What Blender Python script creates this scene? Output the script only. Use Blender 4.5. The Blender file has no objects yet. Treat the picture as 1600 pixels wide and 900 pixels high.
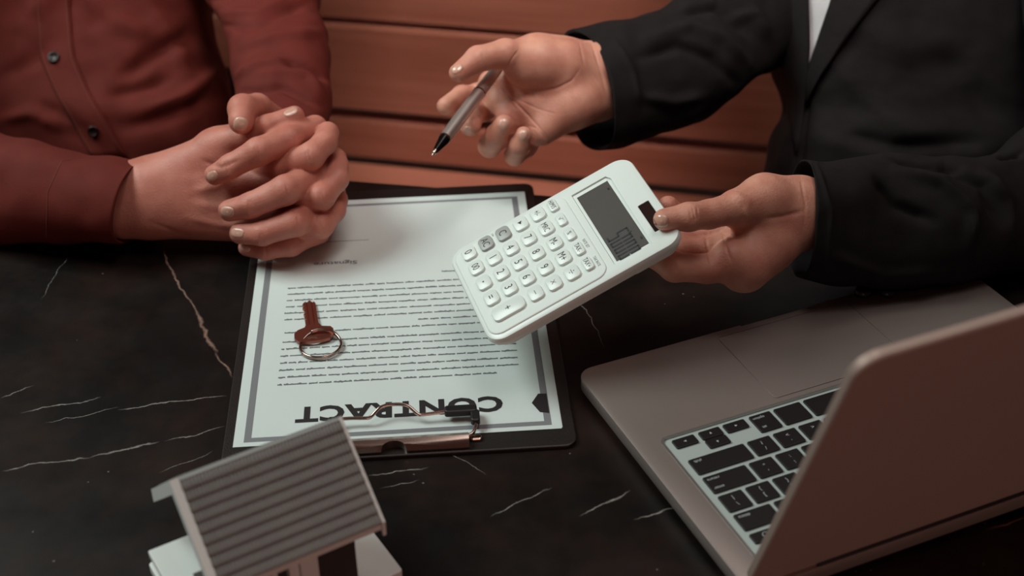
import bpy, bmesh, math, random
import numpy as np
from mathutils import Vector, Matrix
from mathutils.bvhtree import BVHTree

SC = bpy.context.scene
COL = SC.collection
# ---------------------------------------------------------------- camera (50 mm lens on full frame)
F, EL, ROLL, CH = 2222., .5932, .0157, .5884      # focal length in px of a 1600 wide frame, pitch down, roll, height over table
_fw = np.array([0, math.cos(EL), -math.sin(EL)]); _rt = np.array([1., 0, 0]); _dn = np.cross(_fw, _rt)
_c, _s = math.cos(ROLL), math.sin(ROLL)
CR = np.array([_c*_rt + _s*_dn, -_s*_rt + _c*_dn, _fw]); CO = np.array([0, 0, CH])
cam = bpy.data.cameras.new('camera'); cam_o = bpy.data.objects.new('camera', cam); COL.objects.link(cam_o)
cam.sensor_width = 36; cam.lens = F/1600*36; cam.clip_start = .02
cam_o.matrix_world = Matrix(((CR[0][0], -CR[1][0], -CR[2][0], CO[0]), (CR[0][1], -CR[1][1], -CR[2][1], CO[1]),
                             (CR[0][2], -CR[1][2], -CR[2][2], CO[2]), (0, 0, 0, 1)))
cam.dof.use_dof = True; cam.dof.focus_distance = .955; cam.dof.aperture_fstop = 5.8
SC.camera = cam_o
# ---------------------------------------------------------------- world and lights
w = bpy.data.worlds.new('world'); SC.world = w; w.use_nodes = True
bg = w.node_tree.nodes['Background']; bg.inputs[0].default_value = (1, .42, .36, 1); bg.inputs[1].default_value = .06
def area(name, loc, target, sx, sy, power, colr):
    l = bpy.data.lights.new(name, 'AREA'); l.shape = 'RECTANGLE'; l.size = sx; l.size_y = sy; l.energy = power; l.color = colr
    o = bpy.data.objects.new(name, l); COL.objects.link(o); o.location = loc
    o.rotation_euler = (Vector(target) - Vector(loc)).to_track_quat('-Z', 'Y').to_euler(); return o
area('window_light', (-1.20, 1.08, 1.42), (0, .85, 0), .9, .7, 25, (.86, 1, .95))
area('ceiling_light', (.4, .9, 1.9), (.15, .9, 0), 1.2, .8, 8, (1, .96, .9))
area('lid_fill', (.55, -.85, .22), (.35, .55, .1), 1.1, .5, 3.4, (1, .60, .50))  # warm fill added to lift the lid; no real lamp stands there
area('bench_fill', (.08, .72, 1.50), (.10, 1.65, -.25), .5, .3, 1.7, (1, .93, .88)).data.spread = math.radians(50)  # unseen narrow fill, added to brighten the bench slats
SC.view_settings.view_transform = 'Standard'; SC.view_settings.look = 'None'
SC.view_settings.exposure = 0.0; SC.view_settings.gamma = 1.0; SC.view_settings.use_curve_mapping = False

# ---------------------------------------------------------------- measuring helpers
def ray(px, py): return np.array([(px-800)/F, (py-450)/F, 1]) @ CR
def Zp(px, py, z=0.):
    d = ray(px, py); return CO + d*(z-CH)/d[2]
def Dp(px, py, dd): return CO + ray(px, py)*dd
def proj(P):
    X = (np.asarray(P, float)-CO) @ CR.T
    return 800+F*X[:, 0]/X[:, 2], 450+F*X[:, 1]/X[:, 2], X[:, 2]

# ---------------------------------------------------------------- materials
def lin(h):
    v = [int(h[i:i+2], 16)/255 for i in (0, 2, 4)]
    return tuple(x/12.92 if x <= .04045 else ((x+.055)/1.055)**2.4 for x in v) + (1,)
def mat(name, col, rough=.5, metal=0., var=0., vscale=20., bump=0., bscale=200., sss=0., col2=None, coat=0., spec=.5, stretch=None, bdist=.001):
    m = bpy.data.materials.new(name); m.use_nodes = True; nt = m.node_tree; N = nt.nodes; L = nt.links
    b = N['Principled BSDF']; c = lin(col) if isinstance(col, str) else tuple(col)
    b.inputs['Base Color'].default_value = c; b.inputs['Roughness'].default_value = rough; b.inputs['Metallic'].default_value = metal
    b.inputs['Specular IOR Level'].default_value = spec; b.inputs['Coat Weight'].default_value = coat
    tc = N.new('ShaderNodeTexCoord'); src = tc.outputs['Object']
    if stretch:
        mp = N.new('ShaderNodeMapping'); mp.inputs['Scale'].default_value = stretch; L.new(src, mp.inputs[0]); src = mp.outputs[0]
    if sss: b.inputs['Subsurface Weight'].default_value = sss; b.inputs['Subsurface Radius'].default_value = (.004, .0015, .0008); b.inputs['Subsurface Scale'].default_value = 1.
    if var or col2:
        n = N.new('ShaderNodeTexNoise'); n.inputs['Scale'].default_value = vscale; n.inputs['Detail'].default_value = 6; L.new(src, n.inputs['Vector'])
        r = N.new('ShaderNodeValToRGB'); c2 = lin(col2) if col2 else tuple(x*(1-var) for x in c[:3])+(1,)
        r.color_ramp.elements[0].position = .35; r.color_ramp.elements[1].position = .68
        r.color_ramp.elements[0].color = c2; r.color_ramp.elements[1].color = c; L.new(n.outputs[0], r.inputs[0]); L.new(r.outputs[0], b.inputs['Base Color'])
    if bump:
        n = N.new('ShaderNodeTexNoise'); n.inputs['Scale'].default_value = bscale; n.inputs['Detail'].default_value = 4; L.new(src, n.inputs['Vector'])
        bp = N.new('ShaderNodeBump'); bp.inputs['Strength'].default_value = bump; bp.inputs['Distance'].default_value = bdist
        L.new(n.outputs[0], bp.inputs['Height']); L.new(bp.outputs[0], b.inputs['Normal'])
    return m
M = {}
M['skin_a'] = mat('skin_warm', 'c88272', .5, var=.0, col2='b56c5c', vscale=45, bump=.5, bscale=700, sss=.22, bdist=.0007, spec=.4)
M['skin_b'] = mat('skin_fair', 'd89c86', .48, var=.0, col2='c27e6c', vscale=50, bump=.5, bscale=700, sss=.22, bdist=.0007, spec=.4)
M['nail'] = mat('nail', 'd0a08e', .18, sss=.1, coat=.5)
M['hair'] = mat('hair', '1a100c', .5, bump=.6, bscale=300)
M['rust'] = mat('rust_cotton', '642119', .8, var=.15, vscale=60, bump=.5, bscale=1600, spec=.25, bdist=.0005)
M['rust_edge'] = mat('rust_stitch', '6a2f22', .85)
M['button'] = mat('dark_button', '1c0c0a', .35)
M['suit'] = mat('black_twill', '1c1717', .8, var=.25, vscale=90, bump=.6, bscale=1500, spec=.18, stretch=(1, 1, 2.5), bdist=.0006)
M['lining'] = mat('satin_lining', '0c0a0a', .35)
M['white_shirt'] = mat('pale_shirt', 'b9b6b8', .7, bump=.3, bscale=800)
M['trouser'] = mat('dark_trouser', '141212', .85)
M['bench'] = mat('bench_wood', 'bd7862', .5, col2='a8654f', vscale=14, stretch=(.25, 1, 5), bump=.25, bscale=30, bdist=.001)
M['bench_dark'] = mat('bench_frame', '180c09', .6)
M['wall'] = mat('wall_plaster', '6b3a2c', .8, var=.2, vscale=4)
M['floor'] = mat('floor_wood', '2a1812', .5, var=.4, vscale=6, stretch=(1, 8, 1))
M['paper'] = mat('paper', 'd3dad7', .65, var=.02, vscale=30, spec=.3)
M['ink'] = mat('ink_black', '1b1316', .6)
M['grey_ink'] = mat('ink_grey', '7a797d', .6)
M['text_ink'] = mat('ink_text', '6b6d70', .6)
M['board'] = mat('clipboard_board', '170e0c', .42, bump=.4, bscale=900, bdist=.0004)
M['chrome'] = mat('chrome', 'b49f95', .16, 1.)
M['rubber'] = mat('black_rubber', '0c0a0a', .45)
M['brass'] = mat('key_metal', 'a8685a', .38, 1.)  # red-brown base colour carries the shirt's reflection in the metal
M['calc'] = mat('calculator_plastic', 'e3e9e4', .32, spec=.5)
M['calc_grey'] = mat('grey_key_plastic', 'a6a8a5', .4)
M['legend'] = mat('legend_ink', '33302f', .5)
M['lcd'] = mat('lcd_glass', '55524f', .25, var=.05, vscale=30)
M['lcd_ink'] = mat('lcd_segment', '15151a', .4)
M['solar'] = mat('solar_cell', '2a1712', .2, var=.3, vscale=90)
M['alu'] = mat('aluminium', '9a8c87', .42, .6, var=.06, vscale=12)
M['alu_lid'] = mat('aluminium_lid', 'b29a90', .5, .35, var=.05, vscale=10)
M['alu_edge'] = mat('aluminium_edge', 'b5bab7', .3, .9)
M['well'] = mat('keyboard_tray', 'b4bcb9', .45, .15)
M['key'] = mat('laptop_key', '0d090a', .45)
M['key_ink'] = mat('key_print', 'b9bdbd', .5)
M['screen'] = mat('laptop_screen', '050505', .12)
M['roof'] = mat('roof_plastic', '8a8683', .6, var=.1, vscale=40)
M['house'] = mat('house_plastic', 'dfe0dc', .5)
M['house_dark'] = mat('house_dark', '3b3230', .5)
M['pen'] = mat('pen_metal', 'd6ccc6', .38, .92)
M['pen_dark'] = mat('pen_black', '0c0a0a', .18, .3)

# ---------------------------------------------------------------- object helpers
def new(name, me, parent=None, m=None, smooth=True):
    o = bpy.data.objects.new(name, me); COL.objects.link(o)
    if m is not None and not me.materials: me.materials.append(m)
    if smooth and len(me.polygons): me.polygons.foreach_set('use_smooth', [True]*len(me.polygons))
    if parent is not None: o.parent = parent
    return o
def root(name, label, cat, mtx=None, group=None):
    o = bpy.data.objects.new(name, None); COL.objects.link(o); o.empty_display_size = .05
    if mtx is not None: o.matrix_world = mtx
    o['label'] = label; o['category'] = cat
    if group: o['group'] = group
    return o
def frame(origin, x, y, z=None):
    x = np.array(x, float); x /= np.linalg.norm(x); y = np.array(y, float); y -= x*(x@y); y /= np.linalg.norm(y); z = np.cross(x, y)
    return Matrix(((x[0], y[0], z[0], origin[0]), (x[1], y[1], z[1], origin[1]), (x[2], y[2], z[2], origin[2]), (0, 0, 0, 1)))
def wmesh(name, V, Fc, m, parent=None, smooth=True, tri=False):
    """mesh from world coordinates, stored in the frame of its top-level thing"""
    V = np.asarray(V, float)
    r = parent
    if r is not None:
        while r.parent is not None: r = r.parent
        A = np.array(r.matrix_basis.inverted()); V = V @ A[:3, :3].T + A[:3, 3]
    me = bpy.data.meshes.new(name); me.from_pydata(V.tolist(), [], [list(map(int, f)) for f in Fc]); me.update()
    return new(name, me, parent, m, smooth)
class MB:
    def __init__(s): s.v = []; s.f = []
    def add(s, v, f):
        b = len(s.v); s.v += [tuple(p) for p in v]; s.f += [[i+b for i in q] for q in f]; return s
    def loops(s, L, cap0=True, cap1=True, closed=True):
        n = len(L[0]); v = [p for l in L for p in l]; f = []
        for i in range(len(L)-1):
            for j in range(n if closed else n-1):
                k = (j+1) % n; f.append([i*n+j, i*n+k, (i+1)*n+k, (i+1)*n+j])
        if cap0: f.append(list(range(n))[::-1])
        if cap1: f.append([(len(L)-1)*n+j for j in range(n)])
        return s.add(v, f)
    def box(s, x0, x1, y0, y1, z0, z1, b=0.):
        if b: return s.rbox(x0, x1, y0, y1, z0, z1, b*.9, b, 1)
        v = [(x, y, z) for z in (z0, z1) for y in (y0, y1) for x in (x0, x1)]
        return s.add(v, [[0, 2, 3, 1], [4, 5, 7, 6], [0, 1, 5, 4], [2, 6, 7, 3], [1, 3, 7, 5], [0, 4, 6, 2]])
    def rbox(s, x0, x1, y0, y1, z0, z1, r, b=0., seg=5, bb=0.):
        def rr(i, z):
            o = []; q = max(r-i, 1e-5)
            for cx, cy, a0 in ((x1-r, y0+r, -90), (x1-r, y1-r, 0), (x0+r, y1-r, 90), (x0+r, y0+r, 180)):
                for k in range(seg+1):
                    a = math.radians(a0+90*k/seg); o.append((cx+q*math.cos(a), cy+q*math.sin(a), z))
            return o
        L = []
        if bb: L += [rr(bb, z0), rr(bb*.3, z0+bb*.3), rr(0, z0+bb)]
        else: L += [rr(0, z0)]
        if b: L += [rr(0, z1-b), rr(b*.3, z1-b*.3), rr(b, z1)]
        else: L += [rr(0, z1)]
        return s.loops(L)
    def prism(s, pts, z0, z1): return s.loops([[(x, y, z0) for x, y in pts], [(x, y, z1) for x, y in pts]])
    def tube(s, P, r, n=8, cap=True):
        P = [Vector(p) for p in P]; L = []
        R = r if isinstance(r, (list, tuple)) else [r]*len(P)
        t = (P[1]-P[0]).normalized(); u = t.orthogonal().normalized()
        for i, p in enumerate(P):
            t = (P[min(i+1, len(P)-1)]-P[max(i-1, 0)]).normalized(); u = (u-t*u.dot(t)).normalized(); w_ = t.cross(u)
            L.append([tuple(p+(u*math.cos(a)+w_*math.sin(a))*R[i]) for a in [2*math.pi*k/n for k in range(n)]])
        return s.loops(L, cap, cap)
    def build(s, name, m, parent=None, smooth=False, world=False):
        if world: return wmesh(name, s.v, s.f, m, parent, smooth)
        me = bpy.data.meshes.new(name); me.from_pydata(s.v, [], s.f); me.update()
        o = new(name, me, parent, m, smooth)
        if smooth and smooth != 'all': me.set_sharp_from_angle(angle=math.radians(35))
        return o
def boolean(a, cutters):
    """cut meshes out of object a and bake the result into its mesh"""
    tmp = []
    for c in cutters:
        me = bpy.data.meshes.new('cut'); me.from_pydata(c.v, [], c.f); o = bpy.data.objects.new('cut', me); COL.objects.link(o); tmp.append(o)
        if a.parent: o.parent = a.parent
        md = a.modifiers.new('cut', 'BOOLEAN'); md.object = o; md.operation = 'DIFFERENCE'; md.solver = 'EXACT'
    bpy.context.view_layer.update(); dg = bpy.context.evaluated_depsgraph_get()
    me = bpy.data.meshes.new_from_object(a.evaluated_get(dg)); a.modifiers.clear(); a.data = me
    for o in tmp: bpy.data.objects.remove(o)
    me.set_sharp_from_angle(angle=math.radians(35))
def text(name, s, size, m, parent, loc=(0, 0, 0), rot=0., bold=0., sx=1., depth=.00005, align='CENTER', space=1., width=None):
    """flat printed lettering, baked to a mesh; centred on loc"""
    cu = bpy.data.curves.new(name, 'FONT'); cu.body = s; cu.size = size; cu.offset = bold; cu.resolution_u = 3; cu.space_character = space
    o = bpy.data.objects.new(name, cu); COL.objects.link(o); bpy.context.view_layer.update()
    me = bpy.data.meshes.new_from_object(o.evaluated_get(bpy.context.evaluated_depsgraph_get())); bpy.data.objects.remove(o)
    V = np.array([v.co for v in me.vertices])
    mn, mx = V.min(0), V.max(0); V = V-(mn+mx)/2 if align == 'CENTER' else V-[mn[0], 0, 0]
    if width: sx = width/(mx[0]-mn[0])
    V[:, 0] *= sx; c_, s_ = math.cos(rot), math.sin(rot)
    X = V[:, 0]*c_-V[:, 1]*s_+loc[0]; Y = V[:, 0]*s_+V[:, 1]*c_+loc[1]
    for i, v in enumerate(me.vertices): v.co = (X[i], Y[i], loc[2]+depth)
    me.materials.clear()
    return new(name, me, parent, m, False)
def cam_up(px, py): return ray(px, py)

# ---------------------------------------------------------------- distance-field modelling of bodies
class SDF:
    def __init__(s, lo, hi, h):
        s.h = h; s.lo = np.array(lo, float); s.n = np.ceil((np.array(hi)-s.lo)/h).astype(int)+1
        s.F = np.full(s.n, .03, np.float32)
        s.ax = [(s.lo[i]+np.arange(s.n[i])*h).astype(np.float32) for i in range(3)]
    def cone(s, a, b, r1, r2, k=.002, sc=None, target=None):
        a = np.array(a, float); b = np.array(b, float); m = max(r1, r2)+.03 if s.h > .003 else max(r1, r2)+.012
        i0 = np.clip(((np.minimum(a, b)-m-s.lo)/s.h).astype(int), 0, s.n); i1 = np.clip(((np.maximum(a, b)+m-s.lo)/s.h).astype(int)+2, 0, s.n)
        if (i1 <= i0).any(): return
        X, Y, Z = np.meshgrid(*[s.ax[i][i0[i]:i1[i]] for i in range(3)], indexing='ij', sparse=True)
        ba = b-a; l2 = max(ba@ba, 1e-10); px, py, pz = X-a[0], Y-a[1], Z-a[2]
        t = np.clip((px*ba[0]+py*ba[1]+pz*ba[2])/l2, 0, 1)
        d = np.sqrt((px-t*ba[0])**2+(py-t*ba[1])**2+(pz-t*ba[2])**2)-(r1+(r2-r1)*t)
        sl = tuple(slice(i0[i], i1[i]) for i in range(3)); f = s.F[sl]
        h = np.maximum(k-np.abs(f-d), 0)/k
        s.F[sl] = np.minimum(f, d)-h*h*k*.25
    def chain(s, P, R, k=.002):
        """a limb as ONE smooth chain, then joined to the field with blend k"""
        keep = s.F; P = [np.array(p, float) for p in P]; m = max(R)+.012
        lo = np.min(P, 0)-m; hi = np.max(P, 0)+m
        i0 = np.clip(((lo-s.lo)/s.h).astype(int), 0, s.n); i1 = np.clip(((hi-s.lo)/s.h).astype(int)+2, 0, s.n)
        sl = tuple(slice(i0[i], i1[i]) for i in range(3))
        sub = SDF.__new__(SDF); sub.h = s.h; sub.lo = s.lo+i0*s.h; sub.n = i1-i0; sub.F = np.full(sub.n, .03, np.float32); sub.ax = [s.ax[i][i0[i]:i1[i]] for i in range(3)]
        for i in range(len(P)-1): sub.cone(P[i], P[i+1], R[i], R[i+1], .003)
        f = keep[sl]; d = sub.F; h = np.maximum(k-np.abs(f-d), 0)/k
        keep[sl] = np.minimum(f, d)-h*h*k*.25
    def mesh(s, smooth=2):
        Fd = s.F; n = Fd.shape; ins = Fd < 0
        act = np.zeros((n[0]-1, n[1]-1, n[2]-1), np.int8)
        for dx in (0, 1):
            for dy in (0, 1):
                for dz in (0, 1): act += ins[dx:n[0]-1+dx, dy:n[1]-1+dy, dz:n[2]-1+dz]
        ci = np.argwhere((act > 0) & (act < 8)); idx = -np.ones(act.shape, np.int64); idx[tuple(ci.T)] = np.arange(len(ci))
        acc = np.zeros((len(ci), 3)); cnt = np.zeros(len(ci))
        cor = [(x, y, z) for x in (0, 1) for y in (0, 1) for z in (0, 1)]
        for a in cor:
            for ax in range(3):
                if a[ax]: continue
                b = list(a); b[ax] = 1
                fa = Fd[ci[:, 0]+a[0], ci[:, 1]+a[1], ci[:, 2]+a[2]]; fb = Fd[ci[:, 0]+b[0], ci[:, 1]+b[1], ci[:, 2]+b[2]]
                mm = (fa < 0) != (fb < 0); t = fa[mm]/(fa[mm]-fb[mm]); p = np.tile(np.array(a, float), (mm.sum(), 1)); p[:, ax] = t
                acc[mm] += p; cnt[mm] += 1
        V = s.lo+(ci+acc/cnt[:, None])*s.h; Q = []
        for ax in range(3):
            A = np.take(ins, range(n[ax]-1), ax); B = np.take(ins, range(1, n[ax]), ax)
            e = np.argwhere(A != B); o1, o2 = [i for i in range(3) if i != ax]
            e = e[(e[:, o1] > 0) & (e[:, o2] > 0) & (e[:, o1] < n[o1]-1) & (e[:, o2] < n[o2]-1)]
            def g(d1, d2):
                q = e.copy(); q[:, o1] -= d1; q[:, o2] -= d2; return idx[tuple(q.T)]
            q = np.stack([g(1, 1), g(0, 1), g(0, 0), g(1, 0)], 1)
            fl = ins[tuple(e.T)] ^ (ax == 1); q[~fl] = q[~fl][:, ::-1]; Q.append(q)
        Q = np.concatenate(Q); Q = Q[(Q >= 0).all(1)]
        E = np.concatenate([Q[:, [0, 1]], Q[:, [1, 2]], Q[:, [2, 3]], Q[:, [3, 0]]])
        for it in range(smooth):
            S = np.zeros_like(V); c = np.zeros(len(V))
            for i, j in ((0, 1), (1, 0)):
                for k in range(3): S[:, k] += np.bincount(E[:, i], V[E[:, j], k], len(V))
                c += np.bincount(E[:, i], minlength=len(V))
            V = V*.5+.5*S/np.maximum(c, 1)[:, None]
        return V, Q
def normals(V, Q):
    fn = np.cross(V[Q[:, 2]]-V[Q[:, 0]], V[Q[:, 3]]-V[Q[:, 1]]); N_ = np.zeros_like(V)
    for i in range(4):
        for k in range(3): N_[:, k] += np.bincount(Q[:, i], fn[:, k], len(V))
    return N_/np.maximum(np.linalg.norm(N_, axis=1), 1e-12)[:, None]
def sculpt(V, Q, strokes, facing=.05):
    """press folds and creases into a surface: strokes are (polyline seen from the seat opposite, width px, depth mm (+ in, - out))"""
    N_ = normals(V, Q); view = V-CO; view /= np.linalg.norm(view, axis=1)[:, None]
    x, y, _ = proj(V); fr = np.clip(-(N_*view).sum(1)*4, 0, 1); D_ = np.zeros(len(V))
    for pts, wd, dp in strokes:
        pts = np.array(pts, float); dm = np.full(len(V), 1e9); sel = np.where((x > pts[:, 0].min()-4*wd) & (x < pts[:, 0].max()+4*wd) & (y > pts[:, 1].min()-4*wd) & (y < pts[:, 1].max()+4*wd))[0]
        if not len(sel): continue
        xs, ys = x[sel], y[sel]; dd = np.full(len(sel), 1e9); tt = np.zeros(len(sel)); nseg = len(pts)-1
        for i in range(nseg):
            a, b = pts[i], pts[i+1]; ab = b-a; t = np.clip(((xs-a[0])*ab[0]+(ys-a[1])*ab[1])/max(ab@ab, 1e-6), 0, 1)
            d = np.hypot(xs-a[0]-t*ab[0], ys-a[1]-t*ab[1]); up = d < dd; dd[up] = d[up]; tt[up] = (i+t[up])/nseg
        taper = np.clip(4*np.minimum(tt, 1-tt)+.25, 0, 1)
        D_[sel] += dp*.001*np.exp(-(dd/wd)**2)*fr[sel]*taper
    return V-N_*D_[:, None]
def bvh_of(V, Q): return BVHTree.FromPolygons([tuple(v) for v in V], [tuple(int(i) for i in q) for q in Q])
def cast(bvh, px, py, fallback=1.):
    d = Vector(ray(px, py)); h = bvh.ray_cast(Vector(CO), d.normalized())
    return np.array(h[0]) if h[0] is not None else None
def surface_patch(bvh, grid, off, th):
    """closed patch hugging a surface; grid[i][j] of pixel points, off = height above the surface, th = thickness"""
    n, m_ = len(grid), len(grid[0]); top = []; last = None
    for r_ in grid:
        for p in r_:
            h = cast(bvh, *p)
            if h is None: h = last if last is not None else Dp(p[0], p[1], 1.2)
            d = ray(*p); d = d/np.linalg.norm(d)
            if last is not None and abs((h-last)@d) > .05: h = CO+d*np.linalg.norm(last-CO)
            last = h; top.append(h-d*off)
    top = np.array(top); bot = top+np.array([ray(800, 450)/np.linalg.norm(ray(800, 450))*th]*len(top))
    V = np.concatenate([top, bot]); K = n*m_; Q = []
    for i in range(n-1):
        for j in range(m_-1):
            a = i*m_+j; q = [a, a+1, a+m_+1, a+m_]; Q.append(q); Q.append([K+t for t in q[::-1]])
    ring = [j for j in range(m_)]+[i*m_+m_-1 for i in range(1, n)]+[(n-1)*m_+j for j in range(m_-2, -1, -1)]+[i*m_ for i in range(n-2, 0, -1)]
    for i in range(len(ring)):
        a, b = ring[i], ring[(i+1) % len(ring)]; Q.append([b, a, a+K, b+K])
    return V, Q
def quad_grid(L, R_, nu=8, nv=24):
    """grid between two pixel polylines"""
    def samp(P, n):
        P = np.array(P, float); s_ = np.r_[0, np.cumsum(np.hypot(*np.diff(P, axis=0).T))]; t = np.linspace(0, s_[-1], n)
        return np.c_[np.interp(t, s_, P[:, 0]), np.interp(t, s_, P[:, 1])]
    A, B = samp(L, nv), samp(R_, nv)
    return [[tuple(A[i]*(1-u)+B[i]*u) for u in np.linspace(0, 1, nu)] for i in range(nv)]
def cr(P, n):
    """Catmull-Rom resampling of rows"""
    P = np.array(P, float); P = np.vstack([2*P[0]-P[1], P, 2*P[-1]-P[-2]]); out = []
    for i in range(1, len(P)-2):
        for t in np.linspace(0, 1, n, endpoint=False):
            a, b, c, d = P[i-1:i+3]; out.append(.5*((2*b)+(c-a)*t+(2*a-5*b+4*c-d)*t*t+(3*b-a-3*c+d)*t**3))
    out.append(P[-2]); return np.array(out)
def garment(name, rows, m, parent, strokes=(), nr=16, na=96, open_end=True, pw=2.2, wrinkle=.0008, seed=0, hollow=.05, rim=.0022):
    """cloth tube through cross-sections: x1,y1,x2,y2 (outline px), depth, half thickness, near-side shift px"""
    R_ = cr(rows, nr); L = []
    for r_ in R_:
        x1, y1, x2, y2, d, th, sx, sy = r_
        p1, p2 = Dp(x1, y1, d), Dp(x2, y2, d); c = (p1+p2)/2; a = (p2-p1)/2; b = Dp((x1+x2)/2+sx, (y1+y2)/2+sy, d-th)-c
        ring = []
        for k in range(na):
            t = 2*math.pi*k/na; ct, st = math.cos(t), math.sin(t)
            ring.append(c+a*np.sign(ct)*abs(ct)**(2/pw)+b*np.sign(st)*abs(st)**(2/pw))
        L.append(np.array(ring))
    if open_end:                                  # turned-in hem: the cloth runs back inside the opening
        ax = L[3].mean(0)-L[0].mean(0); ax /= np.linalg.norm(ax)
        c = L[0].mean(0); inner = []
        for f_, s_ in ((hollow, .80), (hollow*.5, .87), (.004, .93), (0., .955), (-.0008, .975)):
            inner.append(c+(L[0]-c)*s_+ax*f_)
        L = inner+L
    nl = len(L); V = np.concatenate(L); Q = []
    for i in range(nl-1):
        for j in range(na): k = (j+1) % na; Q.append([i*na+j, i*na+k, (i+1)*na+k, (i+1)*na+j])
    Q = np.array(Q)
    c0 = V.reshape(nl, na, 3)
    N_ = normals(V, Q); out = (V-np.repeat(c0.mean(1), na, 0)); sg = 1 if (N_*out)[nl//2*na:].sum() > 0 else -1
    if sg < 0: Q = Q[:, ::-1]; N_ = -N_
    from mathutils import noise as mn
    Vo = V.copy()
    for i in range(len(V)):
        if open_end and i < 5*na: continue
        p = Vector(V[i]*22+seed*7.3); V[i] += N_[i]*(wrinkle*(mn.noise(p)*1.6+mn.noise(p*2.3)))
    V = sculpt(V, Q, strokes)
    o = wmesh(name, V, Q, m, parent)
    return o, V, Q
# ================================================================ THE SETTING
def structure(name, mb, m, mtx=None, smooth=False):
    me = bpy.data.meshes.new(name); me.from_pydata(mb.v, [], mb.f); me.update()
    o = new(name, me, None, m, smooth); o['kind'] = 'structure'
    if mtx is not None: o.matrix_world = mtx
    return o
structure('floor', MB().box(-3.5, 3.5, -2.2, 2.9, -.80, -.75), M['floor'])
structure('wall_back', MB().box(-3.5, 3.5, 2.8, 2.9, -.75, 2.1), M['wall'])

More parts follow.
